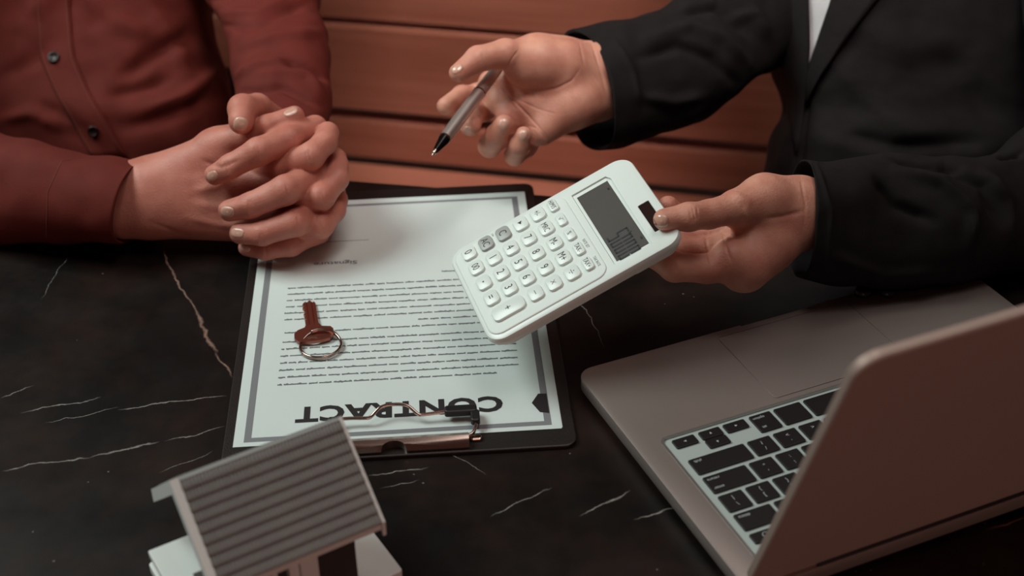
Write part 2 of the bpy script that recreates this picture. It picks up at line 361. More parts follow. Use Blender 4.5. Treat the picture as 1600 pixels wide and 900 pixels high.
# ---------------------------------------------------------------- marble table
EA, EB = Zp(542, 281), Zp(847, 304); ed = (EB-EA)/np.linalg.norm(EB-EA); TA = math.atan2(ed[1], ed[0])
nv_ = np.array([ed[1], -ed[0], 0])                 # from the far edge toward the camera
def Tl(px, py):                                    # pixel -> table frame (x along far edge, y away)
    q = Zp(px, py)-EA; return np.array([q@ed, -(q@nv_)])
marble = bpy.data.materials.new('black_marble'); marble.use_nodes = True
def build_marble():
    nt = marble.node_tree; N = nt.nodes; L = nt.links; b = N['Principled BSDF']
    def mth(op, a, b_=None, c=None, cl=False):
        n = N.new('ShaderNodeMath'); n.operation = op; n.use_clamp = cl
        for i, v in enumerate((a, b_, c)):
            if v is None: continue
            if isinstance(v, (int, float)): n.inputs[i].default_value = v
            else: L.new(v, n.inputs[i])
        return n.outputs[0]
    tc = N.new('ShaderNodeTexCoord')
    def noise(scale, det=5, rough=.5, vec=None):
        n = N.new('ShaderNodeTexNoise'); n.inputs['Scale'].default_value = scale; n.inputs['Detail'].default_value = det; n.inputs['Roughness'].default_value = rough
        L.new(vec or tc.outputs['Object'], n.inputs['Vector']); return n
    ws = N.new('ShaderNodeSeparateXYZ'); wn = noise(28, 6, .6); wc = wn.outputs['Color']
    vm = N.new('ShaderNodeVectorMath'); vm.operation = 'SUBTRACT'; L.new(wc, vm.inputs[0]); vm.inputs[1].default_value = (.5, .5, .5)
    vs = N.new('ShaderNodeVectorMath'); vs.operation = 'SCALE'; L.new(vm.outputs[0], vs.inputs[0]); vs.inputs['Scale'].default_value = .014
    va = N.new('ShaderNodeVectorMath'); va.operation = 'ADD'; L.new(tc.outputs['Object'], va.inputs[0]); L.new(vs.outputs[0], va.inputs[1])
    L.new(va.outputs[0], ws.inputs[0]); X, Y = ws.outputs[0], ws.outputs[1]
    fine = noise(160, 3).outputs[0]; fine2 = mth('MULTIPLY_ADD', fine, 1.6, .1)
    total = None; brown = None
    veins = [((252, 388), (308, 500), 1.2, 1), ((300, 485), (340, 552), 1.8, 1), ((335, 548), (362, 590), 1.3, 1), ((32, 648), (156, 620), .8, 0), ((70, 661), (185, 637), .5, 0),
             ((180, 642), (356, 617), .8, 0), ((0, 736), (150, 712), .9, 0), ((140, 714), (250, 689), 1.1, 0), ((255, 690), (352, 667), .7, 0), ((0, 622), (52, 604), .7, 0),
             ((575, 742), (668, 728), .7, 0), ((590, 762), (655, 750), .5, 0), ((762, 806), (860, 762), .7, 0), ((905, 806), (985, 768), 1.0, 0), ((985, 812), (1058, 793), 1.0, 0),
             ((905, 468), (945, 545), .4, 0), ((1540, 828), (1605, 806), 1.1, 1), ((250, 740), (335, 705), .4, 0), ((60, 470), (110, 395), .3, 0), ((690, 700), (760, 740), .4, 0)]
    for p, q, wd, br in veins:
        a, c = Tl(*p), Tl(*q); d = c-a; ln = np.linalg.norm(d); d /= ln
        u = mth('MULTIPLY_ADD', X, float(d[0]), mth('MULTIPLY_ADD', Y, float(d[1]), float(-(a@d))))
        v = mth('MULTIPLY_ADD', X, float(-d[1]), mth('MULTIPLY_ADD', Y, float(d[0]), float(a[0]*d[1]-a[1]*d[0])))
        r = mth('SUBTRACT', 1., mth('DIVIDE', mth('ABSOLUTE', v), .0009*wd), cl=True)
        e = mth('MULTIPLY', mth('DIVIDE', u, .01, cl=True), mth('DIVIDE', mth('SUBTRACT', float(ln), u), .01, cl=True))
        s_ = mth('MULTIPLY', mth('MULTIPLY', r, e), fine2)
        if br: brown = s_ if brown is None else mth('MAXIMUM', brown, s_)
        else: total = s_ if total is None else mth('MAXIMUM', total, s_)
    sp = N.new('ShaderNodeTexVoronoi'); sp.inputs['Scale'].default_value = 75; L.new(tc.outputs['Object'], sp.inputs['Vector'])
    speck = mth('MULTIPLY', mth('LESS_THAN', sp.outputs['Distance'], .055), mth('GREATER_THAN', noise(9).outputs[0], .52))
    cr_ = N.new('ShaderNodeValToRGB'); L.new(noise(9, 8, .65).outputs[0], cr_.inputs[0])
    cr_.color_ramp.elements[0].position = .42; cr_.color_ramp.elements[0].color = lin('0a0706'); cr_.color_ramp.elements[1].position = .75; cr_.color_ramp.elements[1].color = lin('2c1b16')
    def mix(f, a, colr):
        m = N.new('ShaderNodeMix'); m.data_type = 'RGBA'; L.new(f, m.inputs[0]); L.new(a, m.inputs[6]); m.inputs[7].default_value = lin(colr); return m.outputs[2]
    c = mix(mth('MULTIPLY', speck, .35), cr_.outputs[0], '9a8f88'); c = mix(mth('MULTIPLY', brown, .75), c, '98786a'); c = mix(mth('MULTIPLY', total, .7), c, 'a8a09a')
    L.new(c, b.inputs['Base Color']); b.inputs['Specular IOR Level'].default_value = .22
    rr = N.new('ShaderNodeMapRange'); L.new(noise(30, 5).outputs[0], rr.inputs[0]); rr.inputs[3].default_value = .30; rr.inputs[4].default_value = .52; L.new(rr.outputs[0], b.inputs['Roughness'])
build_marble()
table = root('marble_table', 'black marble table top with thin pale and brown veins under everything on it', 'table',
             Matrix.Translation((EA[0], EA[1], 0)) @ Matrix.Rotation(TA, 4, 'Z'))
MB().box(-.85, 1.25, -1.05, 0, -.03, 0, .002).build('table_top', marble, table)
for x in (-.75, 1.15):
    for y in (-.95, -.42): MB().box(x-.03, x+.03, y-.03, y+.03, -.75, -.03, .004).build('leg', M['bench_dark'], table)
MB().box(-.75, 1.15, -.97, -.94, -.1, -.03).build('apron', M['bench_dark'], table); MB().box(-.75, 1.15, -.43, -.40, -.1, -.03).build('apron', M['bench_dark'], table)

# ---------------------------------------------------------------- slatted bench behind both people
ba, bb = Dp(523, 178, 1), Dp(1194, 238, 1)         # lower gap of the back rest, found on the plane z = -.232
ba, bb = Zp(523, 178, -.232), Zp(1194, 238, -.232); bd = (bb-ba)/np.linalg.norm(bb-ba)
bench = root('slatted_bench', 'long reddish wooden slat bench behind the two people across the table', 'bench',
             Matrix.Translation((ba[0], ba[1], 0)) @ Matrix.Rotation(math.atan2(bd[1], bd[0]), 4, 'Z'))
bz = [(-.100, .000, .0), (-.2225, -.108, 0), (-.2925, -.2375, .004), (.010, .12, .0), (.13, .24, 0)]
for z0, z1, dy in bz: MB().box(-1.3, 1.9, dy, dy+.022, z0, z1, .006).build('back_slat', M['bench'], bench)
for i in range(4): MB().box(-1.3, 1.9, -.10-i*.107, -.003-i*.107, -.318, -.296, .005).build('seat_slat', M['bench'], bench)
for x in (-1.2, -.2, .8, 1.8):
    MB().box(x-.025, x+.025, .024, .06, -.75, .25, .003).build('back_post', M['bench_dark'], bench)
    MB().box(x-.025, x+.025, -.40, -.36, -.75, -.318, .003).build('front_leg', M['bench_dark'], bench)
    MB().box(x-.02, x+.02, -.36, .024, -.36, -.318, .003).build('seat_rail', M['bench_dark'], bench)

# ================================================================ THINGS ON THE TABLE
# ---------------------------------------------------------------- clipboard (frame: x right along the near edge of the sheet, y away, origin at the sheet's near left corner)
PF = Matrix.Translation((-.1785, .6921, 0)) @ Matrix.Rotation(.0658, 4, 'Z')
cb = root('clipboard', 'dark clipboard under the contract sheet, its wire clip at the near edge', 'clipboard', PF)
MB().rbox(-.0065, .218, -.0165, .318, .0002, .0030, .008, .0008).build('board', M['board'], cb)
clip = MB()
prof = [(-.0145, .0032), (-.0150, .0050), (-.0120, .0085), (-.0085, .0098), (-.0050, .0085), (-.0015, .0060), (-.0005, .0050), (-.0005, .0036), (-.0050, .0032)]
clip.loops([[(x, y, z) for y, z in prof] for x in (.0610, .1495)])
cp = clip.build('clip_bar', M['chrome'], cb)
cut = MB(); cut.loops([[(.102+.0075*math.cos(a)*1.1, -.0155+.0058*math.sin(a), z) for a in [2*math.pi*k/20 for k in range(20)]] for z in (.0, .02)])
boolean(cp, [cut])
MB().box(.065, .145, -.006, -.003, .0031, .0046).build('clip_plate', M['chrome'], cb)
ww = [(.1490, -.006, .007), (.1525, -.004, .0075), (.1545, .002, .0085), (.1545, .012, .0095), (.151, .0155, .0100), (.140, .0158, .0100), (.122, .0148, .0092), (.118, .0150, .0095), (.1125, .0195, .0125), (.107, .0212, .0135), (.0985, .0212, .0135), (.093, .0195, .0125), (.0875, .0150, .0095), (.083, .0145, .0092), (.074, .0148, .0095), (.0635, .0140, .0095), (.0605, .011, .0090), (.0602, .002, .0080), (.0615, -.004, .0075), (.064, -.006, .007)]
ww = [tuple(p) for p in cr(ww, 4)]
MB().tube(ww, .00115, 8).build('wire_lever', M['chrome'], cb, smooth='all')
MB().rbox(.1350, .1560, .0125, .0195, .0078, .0122, .002, .001).build('rubber_sleeve', M['rubber'], cb)
MB().rbox(.1515, .1575, .0035, .0150, .0072, .0115, .002, .001).build('rubber_sleeve', M['rubber'], cb)
MB().rbox(.0600, .0680, .0115, .0160, .0078, .0112, .002, .001).build('rubber_sleeve', M['rubber'], cb)
MB().rbox(.1500, .1580, -.008, -.003, .003, .0055, .002, .0008).build('hinge_tab', M['chrome'], cb)
# ---------------------------------------------------------------- contract sheets (far end lifts slightly)
pr_ = root('contract_sheet', 'white contract sheet with grey border, upside-down title and illegible text on the clipboard', 'paper', PF.copy())
def pz(v): return .0034+(.0022*max(0, (v-.20)/.097)**2)
def pgrid(x0, x1, y0, y1, z, th):
    mb = MB(); ny = 24; ys = [y0+(y1-y0)*i/ny for i in range(ny+1)]
    prof = [(y, pz(y)+z) for y in ys]+[(y, pz(y)+z-th) for y in ys[::-1]]
    return mb.loops([[(x, y, zz_) for y, zz_ in prof] for x in (x0, x1)])
pgrid(0, .2095, 0, .297, 0, .00012).build('sheet', M['paper'], pr_)
pgrid(.0006, .2101, .0012, .2995, -.00016, .00012).build('under_sheet', M['paper'], pr_)
bo = MB(); e0, e1, bw = .0065, .2035, .0046; f0, f1 = .0040, .2925
for x0, x1, y0, y1 in ((e0, e0+bw, f0+bw*.9, f1-bw*.6), (e1-bw, e1, f0+bw*.9, f1-bw*.6), (e0, e1, f0, f0+bw*.9), (e0, e1, f1-bw*.6, f1)):
    g = pgrid(x0, x1, y0, y1, .00008, .00006); bo.add(g.v, g.f)
bo.build('printed_border', M['grey_ink'], pr_)
MB().prism([(.1925, .0275), (.1970, .0175), (.2030, .0160), (.2030, .0365), (.1975, .0368)], pz(0)+.0001, pz(0)+.00016).build('printed_tag', M['ink'], pr_)
t_ = text('printed_title', 'CONTRACT', .0212, M['ink'], pr_, (.1058, .0288, pz(0)+.00012), math.pi, bold=.00085, space=1.10, width=.1355)
bpy.context.view_layer.update()
text('printed_word', 'Signature', .0066, M['text_ink'], pr_, (.0590, .2100, pz(.21)+.00012), math.pi, bold=.0001, sx=1.35)
MB().box(.0200, .0840, .2398, .2404, pz(.24)+.0001, pz(.24)+.00015).build('signature_line', M['grey_ink'], pr_)
rnd = random.Random(4)
def text_line(x0, x1, y):
    """a printed line too blurred to read: word-length strokes with uneven edges"""
    mb = MB(); x = x1; z = pz(y)+.00012
    while x > x0+.002:
        wl = min(rnd.uniform(.005, .016), x-x0); n = max(3, int(wl/.0011)); top = []; bot = []
        for i in range(n+1):
            xx = x-wl*i/n; up = rnd.random(); top.append((xx, y-.00055-(.0007 if up < .25 else 0)*rnd.random(), z)); bot.append((xx, y+.00055+(.0010 if up > .7 else .0001)*rnd.random(), z))
        v = top+bot; k = n+1; mb.add(v, [[i, i+k, i+k+1, i+1] for i in range(n)]); x -= wl+rnd.uniform(.0009, .0016)
    return mb
y = .0620
for i in range(15):
    x0, x1 = (.0245, .1885)
    if i == 0: x1 = .172
    if i == 1: x1 = .1885
    if i == 8: x0 = .120
    if i == 7: y += .003
    text_line(x0+rnd.uniform(-.0004, .0004), x1-rnd.uniform(0, .002), y).build('printed_text', M['text_ink'], pr_)
    y += .0081
text_line(.137, .186, .1905).build('printed_text', M['text_ink'], pr_)
# ---------------------------------------------------------------- key and ring
kr = root('door_key', 'single metal key lying on the contract sheet, its head through a split ring', 'key', PF @ Matrix.Translation((.0465, .1150, .0036)) @ Matrix.Rotation(math.radians(7), 4, 'Z'))
hd = [(-.0040, .0125), (-.0055, .0085), (-.0105, .0060), (-.0132, .0020), (-.0135, -.0040), (-.0110, -.0085), (-.006, -.0100), (0, -.0105), (.006, -.0100), (.0110, -.0085), (.0140, -.0035), (.0142, .0030), (.0125, .0062), (.0065, .0080), (.0045, .0125)]
bl = [(.0045, .040), (.0020, .0440), (-.0020, .0435)]
rg = [(-.0042, .041), (-.0050, .0385), (-.0036, .0368), (-.0052, .0345), (-.0036, .0328), (-.0044, .0300), (-.0033, .0282), (-.0050, .0258), (-.0036, .0238), (-.0048, .0210), (-.0036, .0190), (-.0046, .0165), (-.0046, .0125)]
kmb = MB().prism(hd+bl[0:1]+bl[1:]+rg, .0012, .0034); ko = kmb.build('key_blank', M['brass'], kr)
kc = [MB().loops([[(-.001+.0042*math.cos(a), -.0060+.0022*math.sin(a), z) for a in [2*math.pi*k/16 for k in range(16)]] for z in (-.01, .02)]),
      MB().box(-.0022, -.0006, .0110, .060, .0024, .01), MB().box(.0014, .0030, .0125, .060, .0022, .01)]
boolean(ko, kc); ko.rotation_euler = (math.radians(-2.5), 0, 0)
rs = root('split_ring', 'small silver split ring through the head of the key on the sheet', 'key ring', PF @ Matrix.Translation((.0520, .1015, .0036)))
rp = []
for k in range(0, 97):
    a = math.radians(120+k*7.5); rp.append((.0142*math.cos(a), .0142*math.sin(a), .0011+.0018*(k/96)+.0032*max(0, math.sin(a))**2))
MB().tube(rp, .00095, 8).build('ring_wire', M['chrome'], rs, smooth='all')

# ---------------------------------------------------------------- laptop (x along the front edge, y toward its user, origin at the front corner)
lap = root('laptop', 'open silver laptop with black keys, seen from behind its half-open lid', 'laptop', Matrix.Translation((.041, .7506, 0)) @ Matrix.Rotation(.4034, 4, 'Z'))
LW, LD, LT = .3135, .2185, .0150
base = MB().rbox(0, LW, -LD, 0, .0035, LT, .0115, .0005, 8, bb=.003).build('base', M['alu'], lap)
wellc = MB().rbox(.0180, LW-.0180, -.1975, -.0855, LT-.0012, LT+.01, .004)
tpc = MB().rbox(.1040, .2095, -.0800, -.0065, LT-.0004, LT+.01, .003)
ntc = MB().loops([[(x, y, z) for x, y in ((.1225, .01), (.1265, -.0016), (.1870, -.0016), (.1910, .01))] for z in (LT-.0035, LT+.01)])
boolean(base, [wellc, tpc, ntc])
MB().rbox(.1046, .2089, -.0794, -.0071, LT-.0003, LT+.0001, .0026, .0002).build('trackpad', M['alu'], lap)
MB().rbox(.0183, LW-.0183, -.1972, -.0858, LT-.0011, LT-.0009, .0038).build('keyboard_tray', M['well'], lap)
tr = MB()                                                # bright chamfer around the tray
def ring_rr(x0, x1, y0, y1, r, z, n=5):
    o = []
    for cx, cy, a0 in ((x1-r, y0+r, -90), (x1-r, y1-r, 0), (x0+r, y1-r, 90), (x0+r, y0+r, 180)):
        for k in range(n+1):
            a = math.radians(a0+90*k/n); o.append((cx+r*math.cos(a), cy+r*math.sin(a), z))
    return o
tr.loops([ring_rr(.0165, LW-.0165, -.1990, -.0840, .0055, LT+.00005), ring_rr(.0165, LW-.0165, -.1990, -.0840, .0055, LT+.0002), ring_rr(.0182, LW-.0182, -.1973, -.0857, .004, LT+.0002), ring_rr(.0182, LW-.0182, -.1973, -.0857, .004, LT-.0009)], False, False)
tr.build('tray_rim', M['alu_edge'], lap)
kz0, kz1 = LT-.0009, LT+.0004
def lkey(x0, x1, y0, y1, legs=()):
    k = MB().rbox(x0, x1, y0, y1, kz0, kz1, .0009, .0003, 2).build('key', M['key'], lap)
    for s_, px_, py_, sz in legs: text('key_print', s_, sz, M['key_ink'], k, (x0+(x1-x0)*px_, y0+(y1-y0)*py_, kz1+.00005), math.pi)
    return k
G = .0027                                                 # gap between keys; x grows to the user's left, so rows run from the right end
rows = {}
kx0 = .0232; full = LW-2*kx0
def row(ytop, h, items):                                   # ytop = edge nearer the user
    tot = sum(w_ for w_, _ in items); unit = (full-G*(len(items)-1))/tot; x = kx0
    for w_, lg in items:
        lkey(x, x+w_*unit, ytop-h, ytop, lg); x += w_*unit+G
U = 1.
def two(a, b_): return [(a, .5, .68, .0042), (b_, .5, .30, .0042)]
def one(a): return [(a, .5, .5, .0052)]
def word(a, yy=.80, xx=.26): return [(a, xx, yy, .0032)]
W1 = .01545
# bottom row: half-height arrows, option, command, space ...
yb = -.0890
lkey(kx0, kx0+W1, yb-.0080, yb, ()); lkey(kx0+W1+G+.0006, kx0+2*W1+G, yb-.0075, yb, ()); lkey(kx0+W1+G+.0006, kx0+2*W1+G, yb-.0163, yb-.0085, ()); lkey(kx0+2*(W1+G), kx0+3*W1+2*G, yb-.0080, yb, ())
def arrow(cx, cy, a):
    k = [o for o in lap.children if o.name.startswith('key') and o.type == 'MESH'][-1]
    MB().prism([(cx+.0011*math.cos(a+t), cy+.0011*math.sin(a+t)) for t in (0, 2.3, -2.3)], kz1+.00003, kz1+.00006).build('key_print', M['key_ink'], k)
arrow(kx0+W1/2, yb-.004, math.pi); arrow(kx0+1.5*W1+G, yb-.0037, math.pi/2); arrow(kx0+1.5*W1+G, yb-.0125, -math.pi/2); arrow(kx0+2.5*W1+2*G, yb-.004, 0)
x = kx0+3*(W1+G)+.001
lkey(x, x+W1, yb-.0163, yb, word('option', .80, .36)+[('alt', .28, .22, .0032)]); x += W1+G
lkey(x, x+W1*1.27, yb-.0163, yb, ()); x += W1*1.27+G
sp_w = W1*5.2+4*G; lkey(x, x+sp_w, yb-.0163, yb, ()); x += sp_w+G
rest = LW-kx0-x; ws_ = [1.27, 1, 1, 1]; un = (rest-3*G)/sum(ws_)
for w_ in ws_: lkey(x, x+w_*un, yb-.0163, yb, ()); x += w_*un+G
row(-.1095, .0140, [(2.45, word('shift', .78, .14)), (1, two('?', '/')), (1, two('>', '.')), (1, two('<', ',')), (1, one('M')), (1, one('N')), (1, one('B')), (1, one('V')), (1, one('C')), (1, one('X')), (1, one('Z')), (2.45, word('shift', .78, .86))])
row(-.1270, .0148, [(1.85, word('return', .78, .20)+word('enter', .24, .18)), (1, two('"', "'")), (1, two(':', ';')), (1, one('L')), (1, one('K')), (1, one('J')), (1, one('H')), (1, one('G')), (1, one('F')), (1, one('D')), (1, one('S')), (1, one('A')), (1.85, ())])
row(-.1450, .0145, [(1, two('|', '\\')), (1, two('}', ']')), (1, two('{', '[')), (1, one('P')), (1, one('O')), (1, one('I')), (1, one('U')), (1, one('Y')), (1, one('T')), (1, one('R')), (1, one('E')), (1, one('W')), (1, one('Q')), (1.5, ())])
row(-.1625, .0140, [(1.55, word('delete', .76, .24)), (1, two('+', '=')), (1, two('_', '-')), (1, two(')', '0')), (1, two('(', '9')), (1, one('8')), (1, one('7')), (1, one('6')), (1, one('5')), (1, one('4')), (1, one('3')), (1, one('2')), (1, one('1')), (1, ())])
row(-.1800, .0080, [(1, ())]*14)
p0 = [o for o in lap.children if o.name.startswith('key') and abs(max(v.co.y for v in o.data.vertices)+.18) < 1e-4 and min(v.co.x for v in o.data.vertices) < kx0+.001]
if p0:                                                    # power mark on the corner key
    c_ = MB(); pts = [(kx0+.009+.0019*math.cos(a), -.184+.0019*math.sin(a), kz1+.0001) for a in [math.radians(-60+k*20) for k in range(16)]]
    c_.tube(pts, .00022, 5); c_.tube([(kx0+.009, -.1868, kz1+.0001), (kx0+.009, -.1848, kz1+.0001)], .00022, 5); c_.build('key_print', M['key_ink'], p0[0])
MB().tube([(.045, -.2135, .0135), (LW-.045, -.2135, .0135)], .0048, 14).build('hinge', M['rubber'], lap, smooth=True)
for x in (.02, LW-.02):
    for y in (-.02, -.2): MB().rbox(x-.006, x+.006, y-.006, y+.006, 0, .0036, .0055).build('foot', M['rubber'], lap)
LA = math.radians(108)
lid = MB().rbox(0, LW, 0, .2090, -.0045, .0010, .0125, .0014, 10, bb=.0006).build('lid', M['alu_lid'], lap)
lid.location = (0, -.2150, .0135); lid.rotation_euler = (LA, 0, 0); lid.rotation_euler = (math.pi-(math.pi-LA), 0, 0)
lid.location = (0, -.2150, .0150)
# lid's local y runs up the lid; +z faces outward after the turn is checked below
MB().rbox(.004, LW-.004, .004, .205, -.0049, -.0045, .008).build('screen_glass', M['screen'], lid)

# ---------------------------------------------------------------- model house
hs = root('model_house', 'small white model house with a dark grey ribbed roof at the near edge', 'model house', Matrix.Translation((-.134, .5757, 0)) @ Matrix.Rotation(math.radians(31), 4, 'Z'))
MB().rbox(-.059, .062, -.032, .051, 0, .0055, .002, .0008).build('base_slab', M['house'], hs)
RZ, RH, RD = .1000, .0450, .0400                           # ridge height, half span, drop of the roof
RP = math.atan2(RD, RH)
MB().rbox(-.062, -.030, -.020, .030, .030, .034, .001, .0005).build('porch_slab', M['house'], hs)
wall = MB(); wall.loops([[(x, y, z) for y, z in ((-.026, .0055), (.034, .0055), (.034, .0655), (0, .0945), (-.026, .0715))] for x in (-.036, .036)]); wo = wall.build('walls', M['house'], hs)
MB().box(.014, .0365, -.0272, -.020, .0055, .070).build('dark_panel', M['house_dark'], hs)
for x0, x1 in ((-.033, -.026), (-.022, -.014), (-.010, -.004)): MB().box(x0, x1, -.0268, -.0245, .010, .064).build('window', M['house_dark'], hs)
for x in (-.024, -.012, -.002): MB().box(x-.0016, x+.0016, -.0300, -.0255, .0055, .068).build('pillar', M['house'], hs)
MB().box(.003, .013, -.0300, -.0255, .0055, .068).build('door_panel', M['house'], hs)
MB().box(-.0366, -.0358, -.012, .012, .036, .075).build('gable_window', M['house_dark'], hs)
MB().box(-.050, -.046, -.018, -.014, .034, .046).build('porch_post', M['house'], hs); MB().box(-.0505, -.0455, -.0185, -.0135, .046, .0475).build('post_cap', M['house_dark'], hs)
def roof_side(sgn):
    n = 46; nc = 10; cl_ = math.hypot(RH, RD)/nc; prof = []
    for i in range(n*4+1): prof.append((-.0455+.091*i/(n*4), (.0010, .0010, 0, 0)[i % 4]))
    mb = MB(); rows_ = [(0, 0, 1), (.25, .0006, 1), (.8, .0013, 1), (1., .0009, 1), (1.02, -.0012, 0), (0, -.0014, 0)]
    L_ = []
    for u, h, rb in rows_+rows_[:1]:
        d = u*cl_; y, z = -d*math.cos(RP), -d*math.sin(RP); L_.append([(x, (y-math.sin(RP)*(h+r*rb))*sgn, z+math.cos(RP)*(h+r*rb)) for x, r in prof])
    mb.loops(L_ if sgn > 0 else L_[::-1], False, False, closed=False); first = mb.build('roof_tile_course', M['roof'], hs, smooth=True)
    for c_ in range(nc):
        o = first if c_ == 0 else first.copy()
        if c_: COL.objects.link(o)
        o.location = (0, -sgn*c_*cl_*math.cos(RP), RZ-c_*cl_*math.sin(RP))
roof_side(1); roof_side(-1)
def slope_board(name, x0, x1, y1, drop, z0, m, lift=.0012):
    mb = MB(); s_ = 1 if y1 > 0 else -1; z1 = z0-abs(y1)*math.tan(RP)
    mb.loops([[(x, 0, z0+lift), (x, y1, z1+lift), (x, y1, z1-drop), (x, 0, z0-drop)][::s_] for x in (x0, x1)]); mb.build(name, m, hs)
for x0, x1 in ((-.0500, -.0455), (.0455, .0475)):
    for y1 in (-.0460, .0460): slope_board('bargeboard', x0, x1, y1, .0075, RZ, M['house'], .0020)
MB().box(-.0455, .0475, -.0012, .0012, RZ-.001, RZ+.0008, .0003).build('ridge_cap', M['roof'], hs)
for y1 in (-.0440, .0440): slope_board('roof_underside', -.0455, .0455, y1, .0032, RZ-.0030, M['house'], 0)

# ---------------------------------------------------------------- calculator (x right, y up the display, z out of the face)
CA_O = np.array([-.04487, .82976, .05770]); CA_U = np.array([.878, .244, .411]); CA_R = np.array([.307, -.947, -.093])
cal = root('calculator', 'white pocket calculator with a dark display showing 5000, held tilted over the sheet', 'calculator', frame(CA_O, CA_R, CA_U))
CW, CL = .1000, .1424
cbody = MB().rbox(0, CW, 0, CL, -.0065, .0, .0125, .0022, 8, bb=.0012).build('case_front', M['calc'], cal, smooth=True)
dsp = MB().loops([[(x, y, z) for x, y in ((.0105, .0948), (.0905, .0948), (.0905, .1225), (.0150, .1238), (.0105, .1215))] for z in (-.0016, .01)])
sol = MB().rbox(.0530, .0830, .1280, .1365, -.0008, .01, .001)
boolean(cbody, [dsp, sol])
MB().rbox(.0022, CW-.0022, .0030, CL-.0022, -.0115, -.0070, .011, 0, 8, bb=.0025).build('case_back', M['calc'], cal, smooth=True)
MB().rbox(.006, CW-.006, .100, .136, -.0155, -.0110, .006, 0, 5, bb=.002).build('rear_bulge', M['calc'], cal, smooth=True)
MB().box(.0108, .0902, .0951, .1215, -.0015, -.0012).build('display_bezel', M['calc'], cal)
MB().box(.0145, .0880, .0972, .1210, -.0012, -.0009).build('display_glass', M['lcd'], cal)
MB().rbox(.0533, .0827, .1283, .1362, -.0007, -.0003, .0008).build('solar_cell', M['solar'], cal)
MB().rbox(.0045, CW-.0045, .0030, .0900, -.0004, .0010, .009, .0008, 6).build('keypad_plate', M['calc'], cal)
# segments of 5'000 (digits stand near the right end of the display, tall)
dg = [o for o in cal.children if o.name.startswith('display_glass')][0]
segs = {'5': 'afgcd', '0': 'abcdef'}; DH, DW, ST = .0158, .0048, .0013
for i, ch in enumerate('5000'):
    cx = .0668+i*.0066; y0 = .0992; mb = MB(); z = -.00085
    def bar(x0, x1, ya, yb_): mb.box(x0, x1, ya, yb_, z, z+.0001)
    a, b_ = cx-DW/2, cx+DW/2; ym = y0+DH/2; g = .0003
    S = {'a': (a+g, b_-g, y0+DH-ST, y0+DH), 'd': (a+g, b_-g, y0, y0+ST), 'g': (a+g, b_-g, ym-ST/2, ym+ST/2), 'f': (a, a+ST, ym+g, y0+DH-g), 'b': (b_-ST, b_, ym+g, y0+DH-g), 'e': (a, a+ST, y0+g, ym-g), 'c': (b_-ST, b_, y0+g, ym-g)}
    for s_ in segs[ch]: bar(*S[s_])
    mb.build('digit', M['lcd_ink'], dg)
MB().box(.0698, .0706, .1135, .1160, -.00085, -.00075).build('digit_mark', M['lcd_ink'], dg)
MB().box(.0790, .0815, .1183, .1196, -.00085, -.00075).build('display_icon', M['lcd_ink'], dg); MB().box(.0215, .0235, .1180, .1193, -.00085, -.00075).build('display_icon', M['lcd_ink'], dg)
kxs = [.0125, .0294, .0462, .0630, .0798]; kys = [.0144, .0279, .0414, .0550, .0686]
grid = [['0', '00', '.', '=', None], ['AC', '1', '2', '3', None], ['C', '4', '5', '6', '-'], ['>', '7', '8', '9', 'x'], ['+/-', 'MRC', 'M-', 'M+', '/']]
ZP = .0010
def ckey(cx, cy, w_, h_, s_, grey=False, small=False):
    k = MB().rbox(cx-w_/2, cx+w_/2, cy-h_/2, cy+h_/2, ZP-.0002, ZP+.0019, min(w_, h_)*.32, .0006, 6).build('calculator_key', M['calc_grey' if grey else 'calc'], cal, smooth=True)
    z = ZP+.0019+.00004; lo = (cx-.0004, cy, z)
    if s_ == '>': MB().prism([(cx-.0016, cy-.0014), (cx+.0016, cy-.0014), (cx, cy+.0016)] if False else [(cx-.0014, cy+.0016), (cx-.0014, cy-.0016), (cx+.0016, cy)], z, z+.00005).build('key_legend', M['legend'], k)
    elif s_ == '.': MB().rbox(cx-.0006, cx+.0006, cy-.0006, cy+.0006, z, z+.00005, .0005).build('key_legend', M['legend'], k)
    elif s_ == '-': MB().box(cx-.0019, cx+.0019, cy-.00022, cy+.00022, z, z+.00005).build('key_legend', M['legend'], k)
    elif s_ == 'x':
        mb = MB()
        for a in (45, -45):
            c_, s2 = math.cos(math.radians(a)), math.sin(math.radians(a)); mb.add([(cx+x*c_-y*s2, cy+x*s2+y*c_, z) for x, y in ((-.0022, -.0002), (.0022, -.0002), (.0022, .0002), (-.0022, .0002))], [[0, 1, 2, 3]])
        mb.build('key_legend', M['legend'], k)
    elif s_ == '/':
        mb = MB(); mb.box(cx-.0021, cx+.0021, cy-.0002, cy+.0002, z, z+.00005)
        for d in (-.0015, .0015): mb.rbox(cx-.0004, cx+.0004, cy+d-.0004, cy+d+.0004, z, z+.00005, .00038)
        mb.build('key_legend', M['legend'], k)
    elif s_ == 'root':
        MB().tube([(cx-.0016, cy, z), (cx-.0010, cy+.0001, z), (cx-.0002, cy-.0014, z), (cx+.0003, cy+.0013, z), (cx+.0020, cy+.0013, z)], .00016, 5).build('key_legend', M['legend'], k)
    elif s_: text('key_legend', s_, (.0082 if len(s_) < 2 else .0074 if len(s_) < 3 else .0060) if not small else .0050, M['legend'], k, (cx-.0003, cy, z), 0, sx=.72 if (small or len(s_) > 2) else .80)
for j, r_ in enumerate(grid):
    for i, s_ in enumerate(r_):
        if s_: ckey(kxs[i], kys[j], .0128, .0100, s_, s_ in ('AC', 'C'))
ckey(kxs[4], (kys[0]+kys[1])/2, .0128, .0100+kys[1]-kys[0], '+')
for i, s_ in enumerate(('H/M/S', 'root', '%', 'TAX-', 'TAX+')): ckey(kxs[i], .0803, .0120, .0064, s_, small=True)
